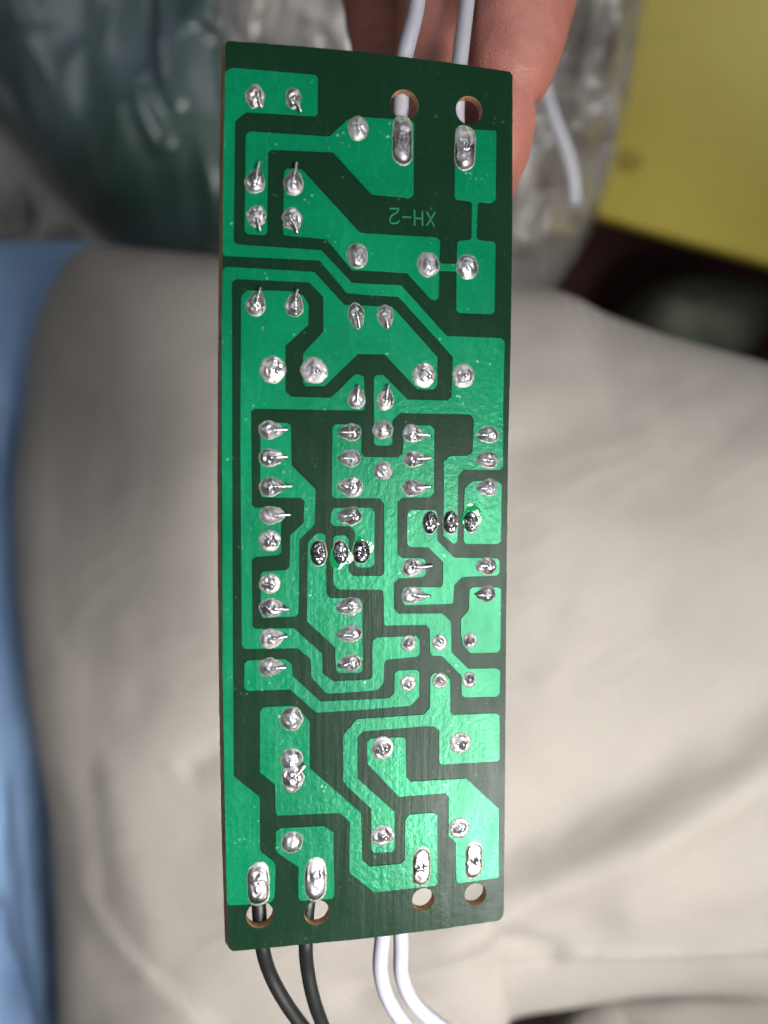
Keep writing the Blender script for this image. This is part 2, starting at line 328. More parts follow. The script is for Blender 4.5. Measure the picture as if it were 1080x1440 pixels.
  [(-14.64,22.93),(-14.63,23.0),(-14.61,23.06),(-14.57,23.12),(-14.1,23.63),(-14.04,23.68),(-13.98,23.71),(-13.9,23.72),(-8.88,23.87),(-8.84,23.87),(-8.8,23.86),(-8.76,23.84),(-7.94,23.48),(-7.89,23.45),(-7.85,23.41),(-7.81,23.37),(-7.3,22.52),(-7.28,22.47),(-7.27,22.42),(-7.26,22.37),(-7.3,20.34),(-7.31,20.27),(-7.34,20.2),(-7.39,20.14),(-9.74,17.99),(-9.79,17.93),(-9.82,17.86),(-9.83,17.79),(-9.84,13.03),(-9.83,12.95),(-9.8,12.89),(-9.75,12.83),(-9.31,12.4),(-9.25,12.36),(-9.19,12.33),(-9.12,12.32),(-4.9,12.31),(-4.83,12.32),(-4.77,12.35),(-4.71,12.39),(-2.15,14.9),(-2.1,14.93),(-2.05,14.96),(-1.99,14.97),(-1.75,15.01),(-1.7,15.01),(-1.65,15.01),(-1.6,14.99),(-1.18,14.82),(-1.09,14.76),(-1.03,14.68),(-1.01,14.57),(-0.92,11.29),(-0.93,11.18),(-0.99,11.09),(-1.09,11.03),(-1.27,10.95),(-1.3,10.94),(-1.34,10.93),(-1.38,10.93),(-13.16,10.9),(-13.23,10.89),(-13.3,10.86),(-13.36,10.81),(-13.53,10.63),(-13.57,10.57),(-13.59,10.51),(-13.6,10.44),(-13.55,0.48),(-13.54,0.41),(-13.51,0.35),(-13.47,0.29),(-13.32,0.13),(-13.26,0.09),(-13.2,0.06),(-13.12,0.05),(-10.91,0.04),(-10.83,0.03),(-10.75,-0.01),(-10.69,-0.08),(-10.42,-0.46),(-10.39,-0.51),(-10.38,-0.56),(-10.37,-0.62),(-10.33,-4.85),(-10.34,-4.93),(-10.37,-5.0),(-10.43,-5.06),(-10.63,-5.24),(-10.68,-5.27),(-10.74,-5.3),(-10.8,-5.3),(-13.08,-5.42),(-13.14,-5.42),(-13.19,-5.44),(-13.24,-5.47),(-13.46,-5.65),(-13.52,-5.71),(-13.56,-5.78),(-13.57,-5.87),(-13.52,-13.04),(-13.51,-13.12),(-13.47,-13.19),(-13.42,-13.25),(-13.28,-13.37),(-13.22,-13.4),(-13.16,-13.42),(-13.1,-13.43),(-9.04,-13.5),(-8.97,-13.51),(-8.91,-13.53),(-8.85,-13.57),(-5.82,-16.43),(-5.78,-16.49),(-5.75,-16.55),(-5.74,-16.62),(-5.66,-18.7),(-5.64,-18.79),(-5.6,-18.86),(-5.54,-18.92),(-4.48,-19.69),(-4.43,-19.72),(-4.38,-19.73),(-4.32,-19.74),(-0.38,-19.74),(-0.32,-19.73),(-0.26,-19.71),(-0.2,-19.67),(-0.04,-19.53),(0.02,-19.47),(0.05,-19.4),(0.06,-19.32),(0.04,-15.54),(0.05,-15.46),(0.08,-15.4),(0.12,-15.34),(0.47,-14.98),(0.53,-14.94),(0.59,-14.91),(0.67,-14.9),(5.15,-14.91),(5.22,-14.92),(5.29,-14.95),(5.35,-15.0),(5.62,-15.3),(5.67,-15.36),(5.69,-15.42),(5.7,-15.49),(5.66,-17.02),(5.65,-17.11),(5.6,-17.19),(5.53,-17.25),(5.34,-17.36),(5.3,-17.38),(5.26,-17.4),(5.21,-17.4),(1.88,-17.58),(1.8,-17.6),(1.73,-17.64),(1.67,-17.69),(1.55,-17.85),(1.52,-17.9),(1.5,-17.95),(1.5,-18.01),(1.43,-20.17),(1.42,-20.24),(1.4,-20.3),(1.36,-20.36),(0.74,-21.0),(0.68,-21.04),(0.62,-21.07),(0.55,-21.09),(-1.03,-21.16),(-4.87,-21.18),(-4.9,-21.18),(-4.92,-21.18),(-4.95,-21.17),(-5.24,-21.09),(-5.29,-21.07),(-5.34,-21.04),(-5.38,-21.01),(-6.9,-19.26),(-6.94,-19.21),(-6.96,-19.15),(-6.97,-19.09),(-7.05,-17.24),(-7.07,-17.16),(-7.1,-17.1),(-7.15,-17.04),(-8.45,-15.89),(-8.51,-15.85),(-8.57,-15.83),(-8.63,-15.82),(-14.27,-15.66),(-14.35,-15.65),(-14.42,-15.61),(-14.48,-15.55),(-14.66,-15.31),(-14.69,-15.26),(-14.71,-15.21),(-14.72,-15.15),(-14.76,-5.23),(-14.78,7.29)],
  [(-12.58,9.18),(-12.55,9.33),(-12.45,9.43),(-12.3,9.46),(-9.72,9.43),(-9.67,9.43),(-9.62,9.41),(-9.57,9.39),(-9.37,9.27),(-9.3,9.21),(-9.25,9.13),(-9.24,9.03),(-9.16,4.82),(-9.15,4.75),(-9.12,4.69),(-9.08,4.63),(-6.57,2.13),(-6.53,2.07),(-6.5,2.01),(-6.49,1.93),(-6.57,-1.74),(-6.58,-1.81),(-6.61,-1.87),(-6.65,-1.93),(-8.2,-3.47),(-8.24,-3.53),(-8.27,-3.59),(-8.28,-3.66),(-8.4,-11.75),(-8.41,-11.83),(-8.44,-11.89),(-8.49,-11.95),(-8.69,-12.14),(-8.75,-12.19),(-8.81,-12.21),(-8.88,-12.22),(-12.23,-12.27),(-12.33,-12.25),(-12.42,-12.2),(-12.48,-12.12),(-12.61,-11.88),(-12.63,-11.84),(-12.64,-11.8),(-12.64,-11.75),(-12.62,-7.41),(-12.61,-7.33),(-12.57,-7.26),(-12.52,-7.2),(-12.37,-7.08),(-12.32,-7.05),(-12.27,-7.03),(-12.21,-7.02),(-9.91,-6.94),(-9.85,-6.94),(-9.8,-6.92),(-9.75,-6.88),(-9.52,-6.7),(-9.46,-6.64),(-9.42,-6.57),(-9.41,-6.49),(-9.36,-3.17),(-9.35,-3.1),(-9.32,-3.03),(-9.27,-2.97),(-7.95,-1.76),(-7.91,-1.7),(-7.88,-1.64),(-7.86,-1.56),(-7.77,0.62),(-7.77,0.7),(-7.8,0.78),(-7.85,0.84),(-8.03,1.01),(-8.09,1.05),(-8.15,1.07),(-8.22,1.08),(-12.24,1.17),(-12.31,1.18),(-12.38,1.21),(-12.44,1.26),(-12.58,1.41),(-12.62,1.47),(-12.64,1.53),(-12.65,1.6)],
  [(-4.62,8.9),(-4.61,8.98),(-4.58,9.05),(-4.53,9.11),(-4.29,9.32),(-4.23,9.36),(-4.17,9.38),(-4.11,9.39),(-1.76,9.4),(-1.69,9.39),(-1.63,9.36),(-1.57,9.32),(-1.4,9.16),(-1.36,9.1),(-1.33,9.04),(-1.32,8.96),(-1.28,6.25),(-1.27,6.18),(-1.25,6.12),(-1.2,6.06),(-0.97,5.82),(-0.91,5.78),(-0.85,5.75),(-0.77,5.74),(2.81,5.72),(2.87,5.73),(2.93,5.75),(2.99,5.78),(3.4,6.11),(3.45,6.17),(3.49,6.24),(3.5,6.32),(3.57,8.89),(3.58,8.95),(3.6,9.01),(3.64,9.07),(3.83,9.29),(3.89,9.34),(3.96,9.37),(4.03,9.38),(6.62,9.42),(6.69,9.41),(6.75,9.39),(6.81,9.35),(7.16,9.04),(7.21,8.98),(7.24,8.91),(7.25,8.83),(7.26,1.74),(7.25,1.67),(7.23,1.61),(7.19,1.55),(6.88,1.22),(6.82,1.17),(6.75,1.14),(6.68,1.13),(3.57,1.08),(3.49,1.07),(3.43,1.04),(3.37,1.0),(3.02,0.63),(2.98,0.57),(2.95,0.51),(2.94,0.44),(2.97,-5.23),(2.98,-5.31),(3.02,-5.38),(3.07,-5.44),(3.42,-5.73),(3.47,-5.76),(3.52,-5.79),(3.58,-5.79),(5.94,-5.91),(6.02,-5.93),(6.09,-5.97),(6.15,-6.02),(6.27,-6.19),(6.3,-6.24),(6.32,-6.29),(6.33,-6.35),(6.34,-7.64),(6.33,-7.73),(6.29,-7.8),(6.23,-7.86),(5.98,-8.06),(5.93,-8.09),(5.88,-8.11),(5.82,-8.11),(3.19,-8.21),(3.11,-8.22),(3.05,-8.25),(2.99,-8.3),(2.63,-8.7),(2.59,-8.76),(2.57,-8.82),(2.56,-8.89),(2.58,-11.54),(2.59,-11.6),(2.61,-11.66),(2.65,-11.72),(3.02,-12.15),(3.08,-12.2),(3.15,-12.23),(3.22,-12.24),(8.2,-12.36),(8.26,-12.37),(8.32,-12.39),(8.38,-12.43),(9.36,-13.3),(9.41,-13.36),(9.44,-13.43),(9.45,-13.5),(9.52,-16.72),(9.56,-16.93),(9.57,-16.99),(9.6,-17.04),(9.63,-17.08),(11.55,-18.98),(11.61,-19.02),(11.67,-19.05),(11.74,-19.06),(14.97,-19.13),(15.02,-19.13),(15.07,-19.15),(15.12,-19.18),(15.47,-19.41),(15.54,-19.48),(15.59,-19.56),(15.6,-19.65),(15.55,-22.15),(15.54,-22.24),(15.5,-22.31),(15.44,-22.37),(15.17,-22.56),(15.11,-22.59),(15.06,-22.61),(14.99,-22.62),(11.24,-22.49),(11.17,-22.48),(11.11,-22.46),(11.05,-22.41),(10.85,-22.21),(10.81,-22.15),(10.78,-22.09),(10.77,-22.02),(10.75,-19.99),(10.74,-19.92),(10.71,-19.86),(10.67,-19.8),(8.42,-17.5),(8.36,-17.45),(8.3,-17.43),(8.23,-17.42),(7.33,-17.38),(7.25,-17.36),(7.18,-17.32),(7.12,-17.27),(6.94,-17.03),(6.91,-16.98),(6.89,-16.93),(6.88,-16.87),(6.83,-14.33),(6.82,-14.27),(6.8,-14.21),(6.77,-14.15),(6.47,-13.8),(6.41,-13.74),(6.34,-13.71),(6.26,-13.7),(1.71,-13.62),(1.63,-13.61),(1.55,-13.57),(1.49,-13.5),(1.44,-13.43),(1.41,-13.38),(1.39,-13.33),(1.39,-13.28),(1.29,-9.76),(1.28,-9.66),(1.22,-9.58),(1.14,-9.53),(1.0,-9.47),(0.97,-9.46),(0.93,-9.45),(0.9,-9.45),(-3.82,-9.29),(-3.89,-9.28),(-3.95,-9.25),(-4.01,-9.21),(-4.43,-8.77),(-4.47,-8.71),(-4.5,-8.65),(-4.51,-8.58),(-4.52,-3.55),(-4.51,-3.47),(-4.48,-3.41),(-4.43,-3.35),(-4.27,-3.19),(-4.21,-3.15),(-4.15,-3.12),(-4.08,-3.11),(-3.23,-3.12),(-3.15,-3.13),(-3.09,-3.16),(-3.03,-3.2),(-2.78,-3.46),(-2.74,-3.52),(-2.71,-3.58),(-2.7,-3.65),(-2.69,-7.13),(-2.68,-7.21),(-2.65,-7.27),(-2.61,-7.33),(-2.26,-7.68),(-2.2,-7.72),(-2.14,-7.75),(-2.07,-7.76),(0.94,-7.83),(1.0,-7.82),(1.05,-7.81),(1.11,-7.78),(1.25,-7.67),(1.32,-7.61),(1.36,-7.53),(1.37,-7.44),(1.33,0.3),(1.32,0.36),(1.3,0.42),(1.27,0.48),(0.9,0.92),(0.84,0.97),(0.77,1.01),(0.69,1.02),(-4.25,1.07),(-4.32,1.08),(-4.38,1.11),(-4.44,1.15),(-4.61,1.32),(-4.65,1.38),(-4.68,1.44),(-4.69,1.52)],
  [(-4.77,-0.63),(-4.77,-0.59),(-4.75,-0.54),(-4.73,-0.5),(-4.52,-0.13),(-4.46,-0.05),(-4.38,-0.01),(-4.28,0.01),(-0.25,-0.01),(-0.16,-0.02),(-0.08,-0.07),(-0.02,-0.13),(0.24,-0.52),(0.27,-0.57),(0.28,-0.62),(0.29,-0.68),(0.26,-6.36),(0.25,-6.43),(0.22,-6.5),(0.17,-6.56),(-0.08,-6.79),(-0.14,-6.83),(-0.2,-6.85),(-0.27,-6.86),(-1.49,-6.86),(-1.56,-6.85),(-1.62,-6.83),(-1.68,-6.79),(-1.98,-6.52),(-2.03,-6.46),(-2.06,-6.39),(-2.07,-6.31),(-2.03,-2.9),(-2.04,-2.84),(-2.06,-2.79),(-2.09,-2.73),(-2.45,-2.25),(-2.51,-2.19),(-2.58,-2.15),(-2.66,-2.14),(-4.31,-2.08),(-4.39,-2.07),(-4.46,-2.04),(-4.52,-1.98),(-4.74,-1.71),(-4.77,-1.65),(-4.79,-1.59),(-4.8,-1.53)],
  [(-7.38,-4.0),(-7.37,-3.93),(-7.35,-3.87),(-7.31,-3.81),(-6.56,-2.99),(-6.51,-2.95),(-6.45,-2.92),(-6.39,-2.91),(-5.88,-2.83),(-5.8,-2.83),(-5.72,-2.85),(-5.65,-2.9),(-5.43,-3.1),(-5.38,-3.16),(-5.35,-3.23),(-5.34,-3.3),(-5.25,-9.58),(-5.25,-9.63),(-5.23,-9.68),(-5.21,-9.73),(-5.0,-10.05),(-4.94,-10.12),(-4.86,-10.16),(-4.78,-10.18),(-1.55,-10.34),(-1.47,-10.36),(-1.4,-10.39),(-1.34,-10.45),(-1.15,-10.69),(-1.12,-10.75),(-1.1,-10.8),(-1.09,-10.87),(-1.06,-18.52),(-1.07,-18.59),(-1.1,-18.66),(-1.15,-18.72),(-1.31,-18.88),(-1.37,-18.92),(-1.44,-18.95),(-1.52,-18.95),(-3.71,-18.86),(-3.78,-18.84),(-3.85,-18.81),(-3.91,-18.75),(-4.13,-18.48),(-4.16,-18.43),(-4.19,-18.38),(-4.19,-18.32),(-4.28,-16.02),(-4.29,-15.95),(-4.32,-15.89),(-4.36,-15.83),(-7.38,-12.89),(-7.43,-12.83),(-7.46,-12.77),(-7.47,-12.69)],
  [(4.06,-0.87),(4.06,-0.81),(4.08,-0.76),(4.11,-0.71),(4.32,-0.4),(4.38,-0.34),(4.46,-0.29),(4.55,-0.28),(7.28,-0.3),(7.36,-0.31),(7.43,-0.35),(7.49,-0.4),(7.62,-0.56),(7.65,-0.62),(7.67,-0.68),(7.68,-0.74),(7.7,-3.73),(7.71,-3.8),(7.74,-3.86),(7.78,-3.92),(9.65,-5.79),(9.71,-5.84),(9.77,-5.86),(9.84,-5.87),(14.94,-6.04),(15.03,-6.05),(15.1,-6.09),(15.16,-6.16),(15.3,-6.36),(15.33,-6.41),(15.35,-6.46),(15.35,-6.52),(15.37,-7.68),(15.36,-7.75),(15.33,-7.82),(15.28,-7.88),(15.09,-8.07),(15.03,-8.11),(14.97,-8.13),(14.9,-8.14),(10.84,-8.21),(10.77,-8.22),(10.71,-8.25),(10.65,-8.29),(9.88,-9.05),(9.83,-9.11),(9.81,-9.17),(9.79,-9.24),(9.7,-11.03),(9.68,-11.12),(9.64,-11.19),(9.57,-11.24),(9.5,-11.29),(9.45,-11.31),(9.4,-11.33),(9.35,-11.33),(4.0,-11.34),(3.92,-11.33),(3.84,-11.29),(3.78,-11.22),(3.61,-10.99),(3.58,-10.93),(3.56,-10.88),(3.55,-10.82),(3.59,-9.61),(3.6,-9.53),(3.63,-9.46),(3.69,-9.4),(3.86,-9.26),(3.92,-9.22),(3.98,-9.2),(4.04,-9.19),(8.0,-9.29),(8.11,-9.27),(8.2,-9.21),(8.27,-9.12),(8.37,-8.9),(8.38,-8.86),(8.39,-8.82),(8.39,-8.78),(8.37,-6.5),(8.36,-6.42),(8.33,-6.36),(8.28,-6.3),(6.66,-4.74),(6.6,-4.7),(6.54,-4.68),(6.47,-4.67),(4.47,-4.59),(4.39,-4.57),(4.32,-4.54),(4.26,-4.48),(4.1,-4.29),(4.07,-4.23),(4.05,-4.17),(4.04,-4.11)],
  [(10.89,2.01),(10.9,2.09),(10.93,2.15),(10.97,2.21),(11.77,2.98),(11.83,3.02),(11.89,3.05),(11.96,3.06),(14.85,3.07),(14.92,3.06),(14.98,3.04),(15.04,2.99),(15.42,2.64),(15.47,2.58),(15.5,2.51),(15.51,2.44),(15.5,-3.92),(15.49,-3.99),(15.47,-4.05),(15.42,-4.11),(15.23,-4.31),(15.17,-4.36),(15.1,-4.39),(15.03,-4.4),(11.26,-4.34),(11.18,-4.33),(11.11,-4.29),(11.05,-4.24),(10.89,-4.05),(10.86,-3.99),(10.84,-3.93),(10.83,-3.87)],
  [(11.63,-9.81),(11.64,-9.74),(11.67,-9.67),(11.72,-9.61),(11.9,-9.46),(11.96,-9.42),(12.02,-9.4),(12.09,-9.39),(15.06,-9.47),(15.1,-9.47),(15.14,-9.48),(15.18,-9.5),(15.42,-9.62),(15.5,-9.68),(15.55,-9.77),(15.57,-9.87),(15.57,-16.79),(15.56,-16.85),(15.54,-16.91),(15.5,-16.97),(15.3,-17.21),(15.23,-17.26),(15.16,-17.3),(15.08,-17.31),(11.92,-17.25),(11.84,-17.24),(11.77,-17.21),(11.71,-17.15),(10.93,-16.23),(10.91,-16.2),(10.89,-16.16),(10.88,-16.11),(10.62,-14.97),(10.6,-13.27),(10.61,-13.2),(10.63,-13.14),(10.67,-13.08),(11.49,-12.16),(11.53,-12.1),(11.55,-12.04),(11.56,-11.98)],
  [(-14.45,-17.4),(-14.44,-17.32),(-14.41,-17.26),(-14.36,-17.2),(-14.17,-17.02),(-14.11,-16.97),(-14.05,-16.95),(-13.98,-16.94),(-10.09,-16.96),(-10.03,-16.97),(-9.97,-16.99),(-9.91,-17.02),(-9.27,-17.53),(-9.22,-17.58),(-9.18,-17.65),(-9.17,-17.72),(-9.06,-18.83),(-9.05,-18.89),(-9.02,-18.95),(-8.98,-19.0),(-6.06,-21.91),(-6.0,-21.95),(-5.94,-21.98),(-5.87,-21.99),(1.92,-22.04),(1.99,-22.03),(2.05,-22.01),(2.11,-21.97),(2.54,-21.6),(2.59,-21.54),(2.62,-21.47),(2.63,-21.4),(2.67,-19.29),(2.68,-19.2),(2.72,-19.13),(2.79,-19.07),(2.98,-18.93),(3.03,-18.9),(3.08,-18.88),(3.14,-18.88),(5.18,-18.85),(5.25,-18.86),(5.31,-18.88),(5.37,-18.93),(5.59,-19.13),(5.64,-19.19),(5.67,-19.26),(5.68,-19.33),(5.66,-21.99),(5.65,-22.07),(5.62,-22.13),(5.58,-22.19),(4.71,-23.05),(4.65,-23.1),(4.59,-23.12),(4.52,-23.13),(-1.03,-23.27),(-6.29,-23.3),(-6.36,-23.29),(-6.42,-23.26),(-6.48,-23.22),(-9.27,-20.56),(-9.33,-20.51),(-9.39,-20.49),(-9.46,-20.48),(-13.99,-20.4),(-14.06,-20.39),(-14.12,-20.37),(-14.18,-20.33),(-14.38,-20.13),(-14.43,-20.07),(-14.46,-20.0),(-14.47,-19.93)],
  [(-12.75,-22.87),(-12.74,-22.81),(-12.72,-22.75),(-12.68,-22.69),(-12.43,-22.4),(-12.37,-22.34),(-12.3,-22.31),(-12.22,-22.3),(-9.29,-22.31),(-9.22,-22.32),(-9.17,-22.34),(-9.11,-22.37),(-8.04,-23.2),(-7.21,-24.17),(-7.17,-24.23),(-7.15,-24.29),(-7.14,-24.35),(-7.14,-29.5),(-7.13,-29.58),(-7.1,-29.64),(-7.05,-29.7),(-1.25,-35.25),(-1.21,-35.31),(-1.18,-35.37),(-1.17,-35.45),(-1.02,-40.78),(-1.01,-40.85),(-0.99,-40.91),(-0.94,-40.97),(-0.38,-41.55),(-0.27,-41.66),(-0.21,-41.7),(-0.15,-41.73),(-0.08,-41.74),(3.5,-41.77),(3.57,-41.76),(3.63,-41.74),(3.69,-41.7),(3.95,-41.46),(4.0,-41.4),(4.03,-41.33),(4.04,-41.26),(4.02,-36.73),(4.03,-36.67),(4.05,-36.61),(4.08,-36.55),(4.45,-36.09),(4.52,-36.03),(4.59,-35.99),(4.68,-35.98),(7.43,-36.01),(7.49,-36.02),(7.54,-36.04),(7.59,-36.07),(7.86,-36.28),(7.92,-36.34),(7.96,-36.41),(7.97,-36.5),(8.04,-44.47),(8.03,-44.53),(8.01,-44.59),(7.98,-44.65),(7.85,-44.8),(7.79,-44.85),(7.72,-44.89),(7.64,-44.9),(0.53,-44.92),(0.46,-44.91),(0.4,-44.89),(0.34,-44.85),(-2.38,-42.43),(-2.41,-42.39),(-2.44,-42.36),(-2.45,-42.32),(-2.58,-41.99),(-2.59,-41.96),(-2.6,-41.92),(-2.6,-41.89),(-2.53,-36.36),(-2.54,-36.29),(-2.57,-36.22),(-2.62,-36.16),(-3.63,-35.19),(-3.69,-35.15),(-3.75,-35.13),(-3.82,-35.12),(-10.68,-34.86),(-10.78,-34.84),(-10.86,-34.79),(-10.92,-34.71),(-11.0,-34.56),(-11.02,-34.52),(-11.03,-34.48),(-11.03,-34.43),(-11.07,-31.37),(-11.08,-31.3),(-11.11,-31.23),(-11.16,-31.17),(-12.68,-29.79),(-12.73,-29.73),(-12.76,-29.66),(-12.77,-29.59)],
  [(-3.31,-26.12),(-3.3,-26.05),(-3.28,-25.99),(-3.24,-25.93),(-1.8,-24.35),(-1.74,-24.3),(-1.67,-24.27),(-1.6,-24.26),(6.08,-24.21),(6.16,-24.2),(6.22,-24.17),(6.28,-24.12),(6.82,-23.56),(6.87,-23.5),(6.89,-23.44),(6.9,-23.37),(6.96,-19.9),(6.97,-19.82),(7.0,-19.76),(7.05,-19.7),(7.3,-19.46),(7.36,-19.42),(7.43,-19.39),(7.51,-19.38),(8.51,-19.43),(8.58,-19.44),(8.64,-19.47),(8.7,-19.51),(9.34,-20.17),(9.38,-20.23),(9.41,-20.29),(9.42,-20.36),(9.46,-23.96),(9.46,-24.01),(9.48,-24.06),(9.51,-24.11),(9.65,-24.33),(9.71,-24.39),(9.79,-24.44),(9.88,-24.45),(15.02,-24.54),(15.08,-24.55),(15.14,-24.57),(15.2,-24.6),(15.48,-24.84),(15.54,-24.9),(15.57,-24.97),(15.58,-25.05),(15.64,-30.08),(15.63,-30.16),(15.6,-30.23),(15.54,-30.29),(15.45,-30.38),(15.39,-30.42),(15.33,-30.44),(15.26,-30.45),(8.56,-30.36),(8.49,-30.35),(8.43,-30.33),(8.37,-30.29),(8.18,-30.1),(8.13,-30.04),(8.1,-29.98),(8.09,-29.9),(8.06,-26.36),(8.05,-26.27),(8.01,-26.2),(7.95,-26.14),(7.5,-25.8),(7.46,-25.77),(7.41,-25.75),(7.37,-25.74),(6.56,-25.64),(-0.92,-25.79),(-0.99,-25.8),(-1.05,-25.82),(-1.11,-25.87),(-1.54,-26.29),(-1.59,-26.35),(-1.62,-26.41),(-1.63,-26.49),(-1.61,-31.09),(-1.6,-31.17),(-1.57,-31.23),(-1.53,-31.29),(2.71,-35.41),(2.75,-35.47),(2.78,-35.53),(2.79,-35.61),(2.85,-39.86),(2.84,-39.92),(2.82,-39.98),(2.79,-40.04),(2.65,-40.21),(2.59,-40.28),(2.5,-40.31),(2.41,-40.32),(0.45,-40.17),(0.36,-40.15),(0.29,-40.11),(0.23,-40.05),(0.05,-39.77),(0.02,-39.72),(0.01,-39.67),(-0.0,-39.62),(-0.02,-35.02),(-0.03,-34.95),(-0.06,-34.89),(-0.1,-34.83),(-3.01,-31.9),(-3.04,-31.87),(-3.06,-31.84),(-3.07,-31.81),(-3.3,-31.31),(-3.32,-31.27),(-3.33,-31.23),(-3.33,-31.19)],
  [(-0.54,-27.17),(-0.53,-27.09),(-0.5,-27.02),(-0.44,-26.95),(-0.16,-26.71),(-0.1,-26.67),(-0.04,-26.65),(0.03,-26.64),(3.66,-26.72),(3.73,-26.73),(3.8,-26.76),(3.86,-26.81),(4.03,-27.0),(4.07,-27.06),(4.09,-27.12),(4.1,-27.18),(4.16,-31.37),(4.17,-31.43),(4.19,-31.49),(4.23,-31.55),(4.6,-31.97),(4.66,-32.02),(4.73,-32.05),(4.8,-32.06),(11.39,-32.19),(11.46,-32.2),(11.52,-32.22),(11.58,-32.27),(15.54,-36.13),(15.58,-36.19),(15.61,-36.25),(15.62,-36.33),(15.69,-44.46),(15.66,-44.61),(15.57,-44.7),(15.42,-44.74),(10.76,-44.88),(10.68,-44.87),(10.61,-44.84),(10.54,-44.78),(10.4,-44.62),(10.36,-44.56),(10.34,-44.5),(10.33,-44.44),(10.23,-39.98),(10.22,-39.9),(10.19,-39.84),(10.15,-39.78),(9.42,-39.07),(9.37,-39.01),(9.34,-38.95),(9.33,-38.87),(9.32,-34.39),(9.31,-34.33),(9.29,-34.27),(9.25,-34.21),(9.0,-33.92),(8.94,-33.86),(8.87,-33.83),(8.79,-33.82),(3.42,-33.81),(3.35,-33.8),(3.28,-33.77),(3.22,-33.72),(-0.43,-29.67),(-0.47,-29.61),(-0.49,-29.55),(-0.5,-29.49)],
  [(-11.0,-36.81),(-10.99,-36.72),(-10.94,-36.64),(-10.87,-36.58),(-10.5,-36.34),(-10.45,-36.31),(-10.4,-36.3),(-10.34,-36.29),(-5.65,-36.46),(-5.59,-36.46),(-5.54,-36.48),(-5.49,-36.51),(-4.49,-37.25),(-4.43,-37.31),(-4.39,-37.38),(-4.38,-37.47),(-4.28,-44.72),(-4.29,-44.8),(-4.32,-44.87),(-4.37,-44.93),(-4.53,-45.08),(-4.59,-45.12),(-4.66,-45.15),(-4.74,-45.15),(-8.07,-44.99),(-8.16,-44.97),(-8.24,-44.92),(-8.3,-44.85),(-8.42,-44.65),(-8.44,-44.6),(-8.46,-44.55),(-8.46,-44.5),(-8.46,-41.15),(-8.47,-41.07),(-8.51,-41.0),(-8.56,-40.94),(-10.78,-39.15),(-10.81,-39.11),(-10.84,-39.07),(-10.87,-39.02),(-11.0,-38.62),(-11.0,-38.59),(-11.01,-38.56),(-11.01,-38.53)],
]
